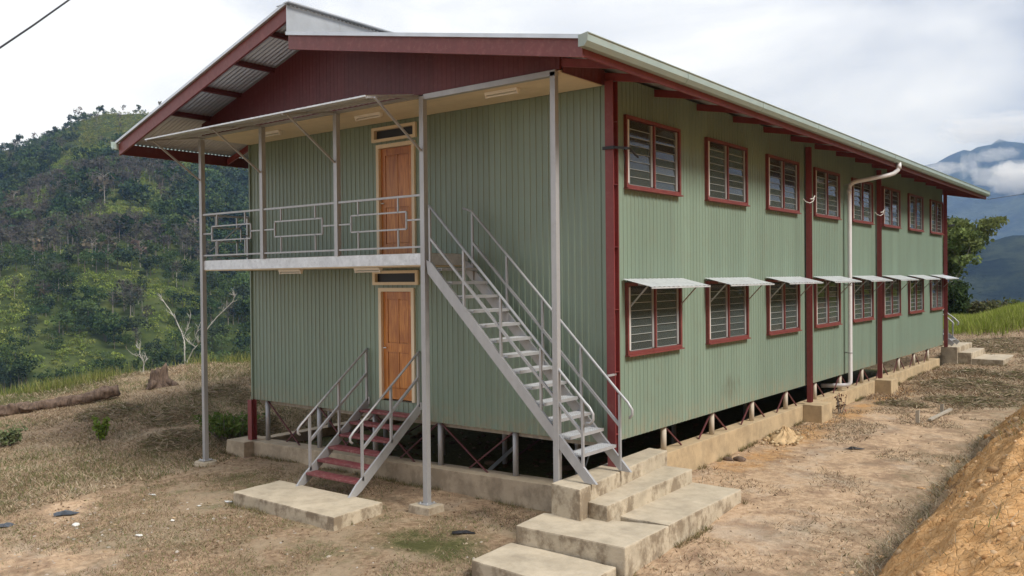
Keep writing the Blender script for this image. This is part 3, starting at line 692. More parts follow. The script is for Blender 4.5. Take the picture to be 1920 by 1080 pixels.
# doors with frames, panels and vents
for (a, b, c, d), up in zip(DOORS, (0, 1)):
    o = part('door', MB().box(a+.075, b-.075, .03, .065, c+.012, d-.075), 'door_wood', BLD)
    part('door_frame', MB().box(a, a+.072, -.05, .075, c, d).box(b-.072, b, -.05, .075, c, d).box(a+.072, b-.072, -.05, .075, d-.072, d), 'cream_paint', o)
    la, lb_ = a+.075, b-.075; st = .12; cm_ = (la+lb_)/2
    for (p, q) in ((la+.001, la+st), (lb_-st, lb_-.001)): part('stile', MB().box(p, q, .012, .03, c+.015, d-.077), 'door_wood', o)
    for z_, h_ in ((c+.02, .2), (c+.92, .17), (d-.215, .13)): part('rail', MB().box(la+st+.001, lb_-st-.001, .012, .03, z_, z_+h_), 'door_wood', o)
    for z_, z2 in ((c+.222, c+.918), (c+1.092, d-.217)):
        for p, q in ((la+st+.012, cm_-.022), (cm_+.022, lb_-st-.012)): part('door_panel', MB().box(p, q, .019, .03, z_+.015, z2-.015), 'door_wood', o, bevel=.006)
        part('muntin', MB().box(cm_-.018, cm_+.018, .0125, .03, z_, z2), 'door_wood', o)
    part('door_handle', MB().tube([(la+.05, .012, c+1.0), (la+.05, -.04, c+1.0), (la+.13, -.045, c+1.0)], .011, 6), 'galvanised', o)
    if up:
        for q in (.28, .38, .5, .72): part('bolt', MB().tube([(la+q*(lb_-la), .012, c+1.11), (la+q*(lb_-la), .002, c+1.11)], .016, 8), 'black_rubber', o)
for a, b, c, d in VENTS:
    o = part('vent_frame', MB().box(a, b, -.05, .07, c, c+.055).box(a, b, -.05, .07, d-.055, d).box(a, a+.07, -.05, .07, c+.055, d-.055).box(b-.07, b, -.05, .07, c+.055, d-.055), 'cream_paint', BLD)
    part('vent_mesh', MB().box(a+.07, b-.07, .03, .035, c+.055, d-.055), 'black_rubber', o)
# red steel columns of I section with cleats
def column(x, y, z0, z1, cleats=True, w=.055):
    o = part('column', MB().box(x-w, x+w, y-w, y-w+.012, z0, z1).box(x-w, x+w, y+w-.012, y+w, z0, z1).box(x-.006, x+.006, y-w+.012, y+w-.012, z0, z1), 'red_paint', BLD)
    if cleats:
        for k in np.arange(z0+.6, z1, .98): part('cleat', MB().box(x+.006, x+w-.003, y-w+.013, y+w-.013, k, k+.008), 'red_paint', o)
    return o
column(.105, .03, -.44, 5.70, True, .075)
for y in (9.0, 14.95, 23.68): column(.10, y, -.40 if y < 20 else -.09, 5.68)
column(-9.12, -.1, -.9, .0, False, .07); column(-9.12, 9, -.88, 0, False); column(-9.12, 18, -.88, 0, False)
# stumps, braces, bearers under the floor
def stump(x, y, z0, mat='silver_paint', r=.052): part('stump', MB().tube([(x, y, z0), (x, y, .02)], r, 10), mat, BLD, True)
FT = lambda x: np.interp(x, [-9.2, -4, 0], [-.90, -.87, -.74])       # top of the front plinth
FX = (-8.83, -7.08, -5.4, -3.66, -1.91)
for x in FX: stump(x, .1, FT(x)-.02)
SY = [2.04+1.965*i for i in range(11)]
for y in SY: stump(-.1, y, -.46, 'stump_paint')
for x in (-7.1, -5.35, -3.66, -1.9):
    for y in (2.0, 5.9, 9.9): stump(x, y, -1.2)
for y in SY[:6]: stump(-9.05, y, -.9)
def brace(a, b): part('brace', MB().bar(a, b, .024, .024), 'brace_red', BLD)
for p, q in zip(FX, FX[1:]):
    brace((p+.06, .07, -.03), (q-.55, .03, FT(q)-.0)); brace((q-.06, .12, -.03), (p+.55, .16, FT(p)-.0))
for y in SY[:-1]:
    brace((-.09, y+.07, -.05), (-.07, y+.62, -.44)); brace((-.09, y+1.89, -.05), (-.07, y+1.34, -.44))
for x in (-7.1, -3.66): brace((x, 2.0, -.05), (x, 5.8, -1.1)); brace((x+.05, 5.8, -.05), (x+.05, 2.0, -1.1))
for y in (2.0, 5.9): brace((-9.0, y, -.05), (-7.1, y, -1.1))
part('bearer', MB().box(WX+.05, -.12, .13, .2, -.09, .018), 'grey_timber', BLD)
# plinth beams
pl = part('front_plinth', MB().hexa([(-9.25, -.18, -.9), (-.12, -.18, -.74), (-.12, .24, -.74), (-9.25, .24, -.9)], -1.6), 'plinth_front', BLD, bevel=.012)
part('corner_pier', MB().hexa([(-9.62, -.42, -.885), (-8.98, -.42, -.885), (-8.98, .3, -.885), (-9.62, .3, -.885)], -1.7, .07), 'plinth_front', BLD, bevel=.015)
part('side_plinth', MB().box(-.26, .055, 1.3, 22.9, -1.5, -.45), 'plinth', BLD, bevel=.012)
part('rear_plinth', MB().box(-9.35, -9.05, .31, 23.6, -1.6, -.9), 'plinth_front', BLD, bevel=.012)
for y in (9.0, 14.95):
    part('column_pier', MB().hexa([(.057, y-.36, -.41), (.50, y-.36, -.41), (.50, y+.36, -.41), (.057, y+.36, -.41)], -1.3, .05), 'plinth', BLD, bevel=.015)
# roof: two planes at different heights with a step between them
def corr(f, x0, x1, y0, y1, per=.076, amp=.009):
    ys = np.arange(y0, y1, per/6); n = len(ys); dz = amp*np.sin(ys*2*np.pi/per); th = .003
    mb = MB(); vs = []
    for k in range(n): vs += [(x0, ys[k], f(x0)+dz[k]), (x1, ys[k], f(x1)+dz[k])]
    mb.add(vs, [(2*k, 2*k+1, 2*k+3, 2*k+2) for k in range(n-1)]); return mb
ra = part('roof', corr(roofL, XEL-.03, XR-.01, -RF-.02, RB, per=.092, amp=.019), 'roof_sheet', BLD, True)
rb_ = part('roof', corr(roofR, XR+.015, XER+.04, -RF-.02, RB, per=.092, amp=.019), 'roof_sheet', BLD, True)
part('clerestory_sheet', MB().box(XR-.012, XR+.003, -RF-.025, RB, roofR(XR)+.012, ZRL-.025), 'zinc_sheet', BLD)
for k, y in enumerate(np.arange(-RF+1.15, RB, 2.4)): part('clerestory_seam', MB().box(XR+.003, XR+.008, y, y+.03, roofR(XR)+.02, ZRL-.03), 'zinc_sheet', BLD)
part('ridge_cap', MB().bar((XR+.03, -RF-.06, ZRL+.015), (XR+.03, RB, ZRL+.015), .14, .02).bar((XR-.14, -RF-.06, ZRL-.005), (XR-.14, RB, ZRL-.005), .2, .012), 'zinc_sheet', BLD)
def slope_board(x0, z0, x1, z1, dep, y0, y1): return MB().prism([(x0, z0-dep), (x1, z1-dep), (x1, z1), (x0, z0)], y0, y1)
part('barge_board', slope_board(XEL, ZEL-.022, XR-.013, ZRL-.022, .245, -RF, -RF+.045), 'red_frame', BLD)
xm = -3.05
part('barge_board', slope_board(XR+.004, ZRR-.022, xm-.003, roofR(xm)-.022, .235, -RF, -RF+.045), 'red_frame', BLD)
part('barge_board', slope_board(xm, roofR(xm)-.022, XER, ZER-.022, .235, -RF-.004, -RF+.041), 'red_frame', BLD)
part('barge_cap', slope_board(XEL-.05, ZEL+.02, XR-.013, ZRL+.028, .05, -RF-.055, -RF-.006), 'zinc_sheet', BLD)
part('barge_cap', slope_board(XR+.004, ZRR+.03, XER+.0, ZER+.03, .055, -RF-.06, -RF-.006), 'zinc_sheet', BLD)
part('barge_board', slope_board(XR+.004, ZRR-.022, XER, ZER-.022, .235, RB-.05, RB-.005), 'red_paint', BLD)
part('fascia', MB().box(XER-.05, XER-.002, -RF+.047, RB-.06, ZER-.235, ZER-.03), 'red_paint', BLD)
part('fascia', MB().box(XEL+.005, XEL+.05, -RF+.047, RB-.06, ZEL-.255, ZEL-.03), 'red_board', BLD)
def gutter(x, s, z):
    P = [(x, z-.02), (x, z-.145), (x+s*.09, z-.145), (x+s*.135, z-.085), (x+s*.135, z+.0), (x+s*.15, z+.012), (x+s*.15, z+.022), (x+s*.125, z+.022), (x+s*.12, z-.075), (x+s*.08, z-.13), (x+s*.012, z-.13), (x+s*.012, z-.02)]
    return MB().prism(P, -RF-.10, RB-.05)
g = part('gutter', gutter(XER+.008, 1, ZER+.0), 'gutter_green', BLD)
part('gutter_end', MB().prism([(XER+.008, ZER+.0), (XER+.008, ZER-.147), (XER+.10, ZER-.147), (XER+.146, ZER-.085), (XER+.158, ZER+.024)], -RF-.115, -RF-.103), 'gutter_green', g)
for y in np.arange(.4, RB, 2.95): part('gutter_joint', MB().prism([(XER+.004, ZER-.149), (XER+.10, ZER-.151), (XER+.149, ZER-.085), (XER+.149, ZER+.0), (XER+.163, ZER+.012), (XER+.163, ZER+.026), (XER+.14, ZER+.026), (XER+.14, ZER-.075), (XER+.095, ZER-.143)], y, y+.02), 'gutter_green', g)
part('gutter', gutter(XEL-.005, -1, ZEL+.0), 'gutter_green', BLD)
for x in (-5.66, -6.74, -7.82, -8.9): part('purlin', MB().bar((x, -RF+.05, roofL(x)-.062), (x, RB-.06, roofL(x)-.062), .05, .10, (-SL, 0, 1)), 'red_board', BLD)
for x in (-3.9, -2.7, -1.5, -.35, .75): part('purlin', MB().bar((x, -RF+.05, roofR(x)-.045), (x, RB-.06, roofR(x)-.045), .05, .065, (SR, 0, 1)), 'red_board', BLD)
for i in range(-1, 16):
    y = 1.62*i+.02 if i >= 0 else -1.15
    part('rafter', MB().prism([(-.3, roofR(-.3)-.20), (XER-.053, roofR(XER-.053)-.20), (XER-.053, roofR(XER-.053)-.08), (-.3, roofR(-.3)-.08)], y-.025, y+.025), 'red_paint', BLD)
for i in range(0, 12):
    y = 2.1*i+.3
    part('rafter', MB().prism([(XEL+.055, roofL(XEL+.055)-.235), (-9.0, roofL(-9.0)-.235), (-9.0, roofL(-9.0)-.115), (XEL+.055, roofL(XEL+.055)-.115)], y-.025, y+.025), 'red_paint', BLD)
# gable of upright red boards above the veranda, with returns to the walls
gb = part('gable_wall', MB().prism([(-9.2, 5.70), (-.03, 5.70), (-.03, roofR(0)-.05), (XR, ZRR-.05), (XR, ZRL-.06), (-9.2, roofL(-9.2)-.06)], -VD+.03, -VD+.06), 'red_board', BLD)
bw = .098
for k in range(94):
    a = -9.2+k*bw; b = min(a+bw-.0035, -.02)
    f = (lambda x: roofL(x)-.05) if b < XR else (lambda x: roofR(x)-.035)
    q = random.uniform(0, .0015)
    part('board', MB().prism([(a, 5.69), (b, 5.69), (b, f(b)), (a, f(a))], -VD-.012-q, -VD+.029), 'red_board', gb)
for sx, xx, f in ((1, 0.0, roofR), (-1, -9.2, roofL)):
    for k in range(12):
        y = -VD+.05+k*.095
        part('board', MB().box(xx-.012+sx*.0, xx+.012, y, y+.089, 5.645, f(xx)-.05), 'red_board', gb)
# veranda ceiling
cb = part('veranda_ceiling', MB().box(-9.18, -.03, -VD+.02, -.04, ZC+.02, ZC+.04), 'cream_paint', BLD)
for k in range(11): part('ceiling_board', MB().box(-9.17, -.02, -VD+.05+k*.101, -VD+.05+k*.101+.096, ZC-.002, ZC+.018), 'cream_paint', cb)
def tube_light(x0, x1, y, z):
    o = part('batten_light', MB().prism([(y-.05, z), (y+.05, z), (y+.035, z-.045), (y-.035, z-.045)], x0, x1, 'x'), 'white_plastic', BLD)
    part('light_tube', MB().tube([(x0+.02, y, z-.07), (x1-.02, y, z-.07)], .014, 8), 'white_plastic', o)
    for x in (x0, x1-.025): part('lamp_holder', MB().box(x, x+.025, y-.025, y+.025, z-.09, z-.045), 'white_plastic', o)
for x in (-1.75, -4.85, -7.75): tube_light(x, x+.66, -.80, ZC-.004)
for x in (-6.95, -4.75): tube_light(x, x+.66, -.95, 2.845)
# downpipe
dp = part('downpipe', MB().tube([(1.17, 12.85, 5.60), (1.17, 12.85, 5.50), (1.15, 12.83, 5.40), (1.07, 12.75, 5.31), (.98, 12.68, 5.27), (.32, 12.08, 5.10), (.22, 11.99, 5.06), (.17, 11.95, 4.98), (.16, 11.94, 4.85), (.16, 11.94, -.12), (.155, 11.94, -.22), (.12, 11.92, -.28), (.03, 11.9, -.30), (-.5, 11.6, -.32)], .055, 14), 'pvc_pipe', BLD, True)
for z in (5.0, 2.35, .55): part('pipe_clip', MB().tube([(.16, 11.94, z), (.16, 11.94, z+.03)], .063, 12).box(.0, .13, 11.98, 12.0, z, z+.03), 'silver_paint', dp)
part('pipe_collar', MB().tube([(.16, 11.94, 4.78), (.16, 11.94, 4.88)], .062, 12).tube([(1.17, 12.85, 5.43), (1.17, 12.85, 5.56)], .063, 12), 'pvc_pipe', dp, True)
# service cable brackets on the columns
def bracket(y, z, m, s=1):
    o = part('cable_bracket', MB().tube([(.16, y-.02, z+.02), (.20, y+.06, z+.03), (.22, y+.12, z+.10)], .014, 8), m, BLD)
    part('cable', MB().tube([(.06, y-.22, z+.02), (.10, y-.16, z-.05), (.16, y-.06, z-.08), (.20, y+.06, z-.03), (.21, y+.10, z+.03)], .009, 6), m, o)
bracket(8.95, 4.42, 'white_plastic'); bracket(14.9, 4.42, 'white_plastic')
cbk = part('cable_bracket', MB().box(.015, .235, -.10, -.078, 4.62, 4.67).bar((.23, -.09, 4.645), (.25, .32, 4.67), .03, .035), 'black_rubber', BLD)
part('cable', MB().tube([(.25, .18, 4.64), (.27, .3, 4.68), (.28, .42, 4.60), (.28, .55, 4.55)], .018, 6).tube([(.24, .16, 4.62), (.245, .19, 4.5), (.25, .17, 4.42), (.25, .2, 4.34)], .006, 5), 'black_rubber', cbk)
part('cable_bracket', MB().bar((.2, 23.75, 4.4), (.32, 24.1, 4.45), .05, .06), 'black_rubber', BLD)

# ================================================================== balcony with posts and railings
BAL = thing('balcony', (-6, -VD, 2.88), 'grey steel balcony with rectangle-patterned railing before the upper door', 'balcony')
PX = (-9.24, -7.15, -4.95, -2.79)
part('deck', MB().box(-9.24, -2.84, -VD+.012, -.04, 2.99, 3.068), 'grey_timber', BAL)
part('soffit', MB().box(-9.2, -2.86, -VD+.012, -.045, 2.85, 2.87), 'cream_paint', BAL)
part('edge_channel', MB().box(-9.24, -2.845, -VD-.012, -VD+.01, 2.87, 3.062), 'galvanised', BAL)
part('edge_channel', MB().box(-2.838, -2.82, -VD+.06, -.04, 2.87, 3.062), 'galvanised', BAL)
part('edge_channel', MB().box(-9.26, -9.242, -VD, -.04, 2.87, 3.062), 'galvanised', BAL)
def post(x, z0, z1, w=.09):
    o = part('post', MB().box(x-w/2, x+w/2, -VD-w/2, -VD+w/2, z0, z1), 'silver_paint', BAL); return o
post(PX[0], -1.2, 5.62); post(PX[3], -1.12, 5.66, .095); post(-.13, -.80, 5.66)
for x in PX[1:3]:
    post(x, 3.062, 5.64)
for x, z in ((PX[0], -1.17), (PX[3], -1.118)):
    o = part('base_plate', MB().box(x-.11, x+.11, -VD-.11, -VD+.11, z, z+.012), 'silver_paint', BAL)
    for a, b in ((-.08, -.08), (.08, -.08), (.08, .08), (-.08, .08)): part('bolt', MB().tube([(x+a, -VD+b, z+.012), (x+a, -VD+b, z+.035)], .012, 6), 'galvanised', o)
part('beam', MB().box(PX[3]+.054, -.08, -VD-.045, -VD+.045, 5.60, 5.685), 'silver_paint', BAL)
part('beam', MB().box(PX[0]-.05, PX[3]-.054, -VD-.04, -VD+.04, 5.646, 5.688), 'silver_paint', BAL)
def rail_panel(a, b, y0, y1, tops=(4.03, 3.17)):
    """top and bottom rail with the floating rectangle between"""
    zt, zb = tops; P = lambda f, g: (a+(b-a)*f, y0+(y1-y0)*f, zb+(zt-zb)*g)
    o = part('railing', MB().bar(P(0, 1), P(1, 1), .035).bar(P(0, 0), P(1, 0), .03), 'silver_paint', BAL)
    r0_, r1_, t0, t1 = .16, .83, .36, .70
    part('rectangle', MB().bar(P(r0_, t0), P(r1_, t0), .026).bar(P(r0_, t1), P(r1_, t1), .026).bar(P(r0_, t0), P(r0_, t1), .026).bar(P(r1_, t0), P(r1_, t1), .026), 'silver_paint', o)
    for f in (.25, .735):
        part('baluster', MB().bar(P(f, 0), P(f, t0), .026), 'silver_paint', o); part('baluster', MB().bar(P(f, t1), P(f, 1), .026), 'silver_paint', o)
    part('spacer', MB().bar(P(0, .53), P(r0_, .53), .026), 'silver_paint', o); part('spacer', MB().bar(P(r1_, .53), P(1, .53), .026), 'silver_paint', o)
    return o
for p, q in zip(PX, PX[1:]): rail_panel(p+.05, q-.05, -VD-.01, -VD-.01)
o = rail_panel(-9.24, -9.24, -VD+.05, -.06)
part('loose_rod', MB().tube([(-9.20, -1.05, 3.26), (-9.2, -.2, 3.9)], .012, 6), 'silver_paint', o)
part('rail_post', MB().box(-9.27, -9.22, -.09, -.05, 3.06, 4.06), 'silver_paint', o)
# sheet canopy over the balcony
mb = MB(); nn = 90; vs = []
for q in range(nn+1):
    x = -9.30+6.45*q/nn; dz = .008*(q % 2); vs += [(x, -VD-.06, 5.70+dz), (x, -2.42, 5.50+dz)]
mb.add(vs, [(2*q, 2*q+1, 2*q+3, 2*q+2) for q in range(nn)])
can = part('canopy', mb, 'galvanised', BAL)
part('canopy_edge', MB().box(-9.30, -2.85, -2.425, -2.405, 5.475, 5.50), 'galvanised', can)
for x in (-9.3, -7.15, -4.95, -2.87): part('canopy_bearer', MB().bar((x+.02, -VD-.06, 5.665), (x+.02, -2.40, 5.47), .03, .035), 'silver_paint', can)
part('canopy_rail', MB().bar((-9.28, -1.85, 5.565), (-2.87, -1.85, 5.565), .03, .04), 'silver_paint', can)
for x in PX: part('canopy_strut', MB().bar((x-.0, -VD-.055, 4.76), (x-.0, -2.28, 5.475), .032, .032), 'silver_paint', can)
def footing(x, y, w, z, label, round_=False):
    mb = MB()
    if round_:
        n = 14; vs = [(x+math.cos(6.283*i/n)*w*(1+.1*math.sin(i*2.3)), y+math.sin(6.283*i/n)*w, z-.25) for i in range(n)]+[(x+math.cos(6.283*i/n)*w*.75, y+math.sin(6.283*i/n)*w*.75, z-.02) for i in range(n)]+[(x, y, z+.0)]
        mb.add(vs, [(i, (i+1) % n, n+(i+1) % n, n+i) for i in range(n)]+[(n+i, n+(i+1) % n, 2*n) for i in range(n)])
    else: mb.hexa([(x-w, y-w*.8, z), (x+w, y-w*.8, z), (x+w, y+w*.8, z), (x-w, y+w*.8, z)], z-.35, .04)
    o = part('post_footing', mb, 'concrete_far', None, bevel=0 if round_ else .02, at=(x, y, z)); tag(o, label, 'footing')
footing(PX[0], -VD, .30, -1.17, 'rounded mound of concrete round the left balcony post foot', True)
footing(PX[3], -VD-.02, .23, -1.12, 'small square concrete footing under the middle balcony post')

# ================================================================== steel stair to the balcony
ST = thing('steel_staircase', (-1.2, -.7, -.4), 'silver steel staircase climbing along the front wall to the balcony', 'staircase')
yo, yi = -VD+.0, -.22
def srz(x): return -(x)*1.0+.10                      # stringer centre line
for y in (yo, yi): part('stringer', MB().prism([(-2.70, 2.72), (-2.74, 2.95), (-2.62, 2.90), (.56, -.335), (.36, -.335)], y-.022, y+.022), 'silver_paint', ST)
TN = 13
for i in range(TN):
    z = 2.815-.229*i; x = -2.70+.229*i
    o = part('tread', MB().box(x, x+.27, yo+.024, yi-.024, z-.045, z-.04).box(x, x+.008, yo+.024, yi-.024, z-.04, z+.002).box(x+.262, x+.27, yo+.024, yi-.024, z-.04, z+.002), 'silver_paint', ST)
    g = MB()
    for k in range(1, 8): g.box(x+k*.0325, x+k*.0325+.005, yo+.026, yi-.026, z-.03, z)
    for y in np.arange(yo+.05, yi-.03, .055): g.box(x+.009, x+.261, y, y+.004, z-.012, z-.002)
    part('grating', g, 'galvanised', o)
def handrail(y, x0, z0, x1, z1, posts, end, start=None):
    pts = ([start] if start else [])+[(x0, y, z0), (x1, y, z1)]+end
    o = part('handrail', MB().tube(pts, .021, 8), 'silver_paint', ST, True)
    sl = (z1-z0)/(x1-x0)
    part('mid_rail', MB().bar((posts[0], y, z0+sl*(posts[0]-x0)-.52), (posts[-1], y, z0+sl*(posts[-1]-x0)-.50), .038, .038), 'silver_paint', o)
    for x in posts: part('baluster', MB().bar((x, y, -x+.06), (x, y, z0+sl*(x-x0)-.02), .036), 'silver_paint', o)
handrail(yo, -2.68, 3.85, .36, .83, (-2.66, -1.93, -1.18, -.42, .32), [(.44, yo, .76), (.50, yo, .67), (.50, yo, .58), (.45, yo, .53), (.38, yo, .53)])
handrail(yi-.03, -2.56, 3.80, .36, .88, (-2.54, -1.79, -1.06, -.32, .38), [(.52, yi-.03, .73), (.60, yi-.03, .62), (.60, yi-.03, .55), (.55, yi-.03, .49)], (-2.75, yi-.03, 3.86))
part('wall_bracket', MB().bar((.16, yi-.02, 1.11), (.16, .0, 1.11), .03), 'silver_paint', ST)

# ================================================================== timber-tread stair to the lower door
LS = thing('lower_stair', (-4.75, -.85, -1.08), 'short steel stair with dark red treads up to the lower door', 'staircase')
xa, xb = -5.46, -4.06
for x in (xa, xb): part('stringer', MB().prism([(-.03, .14), (-.03, .33), (-1.44, -.79), (-1.68, -1.09), (-1.86, -1.09), (-1.58, -.83), (-1.55, -1.01)][0:2]+[(-1.62, -.90), (-1.80, -1.09), (-1.62, -1.09), (-1.50, -1.02)], x-.02, x+.02, 'x'), 'silver_paint', LS)
for i in range(6):
    y = -.25-.262*i; z = .11-.195*i
    o = part('tread', MB().box(xa+.022, xb-.022, y-.03, y+.23, z-.045, z), 'red_tread', LS, bevel=.008)
    for x in (xa+.0215, xb-.08): part('tread_bracket', MB().box(x, x+.058, y, y+.2, z-.054, z-.0455), 'silver_paint', o)
for x in (xa, xb):
    o = part('handrail', MB().tube([(x, -.02, 1.28), (x, -.08, 1.25), (x, -1.66, .02), (x, -1.74, -.06), (x, -1.74, -.13), (x, -1.69, -.17)], .021, 8), 'silver_paint', LS, True)
    part('mid_rail', MB().bar((x, -.06, .80), (x, -1.47, -.31), .042), 'silver_paint', o)
    for y in (-.06, -.77, -1.47): part('baluster', MB().bar((x, y, .255+(y+.06)*.786), (x, y, 1.26+(y+.06)*.78), .04), 'silver_paint', o)
    part('wall_plate', MB().box(x-.05, x+.05, -.045, -.028, .2, .34), 'galvanised', o)
o = rough_block('landing_slab', MB().hexa([(-6.08, -2.68, -1.09), (-3.35, -2.72, -1.10), (-3.36, -1.66, -1.08), (-6.1, -1.66, -1.08)], -1.6), 'concrete', None, at=(-4.7, -2.2, -1.3))
tag(o, 'flat concrete slab at the foot of the red-tread stair', 'slab')

# ================================================================== stepped concrete blocks at the corner
CS = thing('concrete_steps', (.6, -.6, -1.3), 'weathered concrete steps at the foot of the steel staircase', 'steps')
rough_block('step', MB().hexa([(-.06, -1.46, -.345), (.49, -1.53, -.35), (.20, 1.62, -.335), (-.16, 1.62, -.335)], -1.5), 'concrete', CS)
rough_block('step', MB().hexa([(.46, -1.30, -.57), (.82, -1.34, -.57), (.74, 1.46, -.565), (.21, 1.46, -.565)], -1.5), 'concrete', CS)
rough_block('step', MB().hexa([(-.13, -2.22, -.795), (1.60, -2.18, -.80), (1.595, -.98, -.80), (-.2, -1.45, -.795)], -1.6), 'concrete', CS)
rough_block('step', MB().hexa([(.77, -.975, -.795), (1.59, -.975, -.795), (1.58, 1.50, -.79), (.70, 1.50, -.79)], -1.5), 'concrete', CS)
rough_block('step', MB().hexa([(-.17, -3.12, -1.05), (1.52, -3.2, -1.06), (1.50, -2.23, -1.05), (-.20, -2.23, -1.04)], -1.7), 'concrete', CS)
# the far steps and rail
FS = thing('far_steps', (.9, 23.4, -.6), 'pale concrete steps at the far end of the long wall', 'steps')
rough_block('step', MB().box(-.1, .46, 23.85, 26.6, -.9, -.09), 'concrete_far', FS)
rough_block('step', MB().box(.465, .92, 23.9, 26.5, -.9, -.285), 'concrete_far', FS)
rough_block('step', MB().box(.925, 1.96, 23.92, 26.55, -.9, -.50), 'concrete_far', FS)
FR = thing('far_stair', (-.6, 24.4, 0), 'silver steel stair foot with curled handrails behind the far corner', 'staircase')
for y in (24.2, 25.1):
    part('handrail', MB().tube([(-2.4, y, 2.9), (.12, y, .92), (.26, y, .78), (.26, y, .70), (.2, y, .66)], .024, 8), 'silver_paint', FR, True)
    part('baluster', MB().bar((.06, y, -.09), (.06, y, .95), .042), 'silver_paint', FR)
    part('stringer', MB().bar((-2.4, y, 2.1), (.25, y, -.03), .04, .16), 'silver_paint', FR)
for i in range(5): part('tread', MB().box(-.1-.25*i, .16-.25*i, 24.22, 25.08, .1+.2*i, .14+.2*i), 'silver_paint', FR)
# ================================================================== grass, litter and stones
def on_built(x, y, m=.0):
    r = (x > -9.5-m) & (x < .1+m) & (y > -.25-m) & (y < 24+m)
    for a, b, c, d in ((-.33, 1.53, -3.07, -.9), (-.33, 1.53, -1.4, 1.9), (-6.12, -3.33, -2.74, -1.64), (0, 2.0, 23.8, 26.7), (0, .55, 8.6, 9.4), (0, .55, 14.5, 15.4), (-3.05, -2.5, -1.5, -.9)): r |= (x > a-m) & (x < b+m) & (y > c-m) & (y < d+m)
    return r
def field(n, x0, x1, y0, y1, dens=None, m=.0):
    x = RNG.uniform(x0, x1, n); y = RNG.uniform(y0, y1, n); k = ~on_built(x, y, m)
    if dens is not None: k &= RNG.random(n) < dens(x, y)
    x, y = x[k], y[k]; return np.column_stack([x, y, G(x, y)-.012])
def grass(name, P, hmin, hmax, w, tones, label, lean=.5, var=.3, tn=None):
    n = len(P); h = RNG.uniform(hmin, hmax, n); V_, F_ = blades(P, h, np.full(n, w)*RNG.uniform(.6, 1.4, n), lean)
    tones = np.array(tones); c = tones[RNG.integers(0, len(tones), n)]*RNG.uniform(1-var, 1+var, (n, 1))
    o = rawmesh(name, V_, F_, 'leaves', np.repeat(c, 3, 0), 'stuff'); tag(o, label, 'grass')
def clump(x, y, f, s, lo, hi): return sst(lo, hi, fbm(x*f, y*f, 4, s))
STRAW = [(.42, .335, .23), (.34, .26, .175), (.24, .175, .12), (.49, .41, .30)]; GRN = [(.135, .16, .06), (.17, .185, .075), (.10, .125, .05)]
# dry cut grass lying over the left lawn and the yard
grass('cut_grass', field(150000, -23, -9, -6.5, 9, lambda x, y: .25+.75*clump(x, y, .8, 5, .35, .6)), .03, .10, .022, STRAW+[(.15, .12, .06)], 'dry straw-coloured cut grass on the lawn left of the building', 1.3)
grass('green_tufts', field(55000, -23, -9, -6.5, 8, lambda x, y: clump(x, y, .55, 15, .44, .62)), .04, .13, .016, GRN, 'patches of short green grass among the dry lawn', .6)
grass('yard_grass', field(150000, -12, 2.3, -7, -.2, lambda x, y: clump(x, y, 1.1, 25, .42, .62)*.85+.04), .02, .065, .013, STRAW[:3]+GRN[:2]+[(.2, .13, .085), (.26, .18, .12)], 'trampled dry and green grass on the yard before the building', .9)
grass('path_grass', field(130000, .1, 4.6, -4, 31, lambda x, y: clump(x, y, .8, 35, .50, .62)*(.35+.65*sst(2, 9, y))+.003), .02, .08, .018, STRAW+[(.13, .12, .06), (.16, .10, .06)], 'matted dry grass along the long side wall', 1.2)
grass('far_dry_grass', field(60000, -3, 9, 13, 31, lambda x, y: .3+.7*clump(x, y, .5, 45, .35, .6)), .04, .12, .03, STRAW+[(.20, .12, .07), (.15, .09, .055)], 'brown cut grass beyond the far end of the building', 1.2)
grass('crest_grass', field(90000, -26, -15, -10, 14, lambda x, y: sst(-.8, .6, -x-20.2+(y-3)*.5)*(.06+.94*clump(x, y, .55, 55, .42, .62))), .10, .50, .022, [(.16, .19, .05), (.21, .22, .07), (.27, .25, .11), (.12, .15, .045)], 'tall green grass on the brow of the left lawn', .3)
grass('far_meadow', field(90000, -6, 9, 29.5, 37, lambda x, y: sst(29.6, 31.2, y-.35*x+.6*np.sin(x))), .18, .48, .03, [(.25, .31, .055), (.31, .35, .075), (.36, .36, .13), (.21, .26, .05)], 'bright green tall grass behind the far end of the building', .25)
grass('bank_grass', field(70000, 4.0, 8.4, -8, 11.5, lambda x, y: (sst(.4, .9, x-foot(y))*sst(3., 6.5, y)*clump(x, y, .9, 65, .36, .55)+.10*clump(x, y, 1.2, 66, .55, .7))*sst(.1, .5, x-foot(y))), .03, .15, .012, STRAW+[(.15, .17, .06)], 'dry grass hanging over the orange earth bank', .8)
grass('ditch_grass', field(34000, 3.2, 4.9, -4, 11, lambda x, y: np.exp(-((x-foot(y)+.08)/.16)**2)*(.3+.7*clump(x, y, 1.4, 68, .4, .6))), .03, .13, .013, [(.40, .34, .24), (.45, .39, .29), (.30, .24, .16), (.2, .18, .09)], 'pale dry grass in the ditch at the foot of the bank', 1.0)
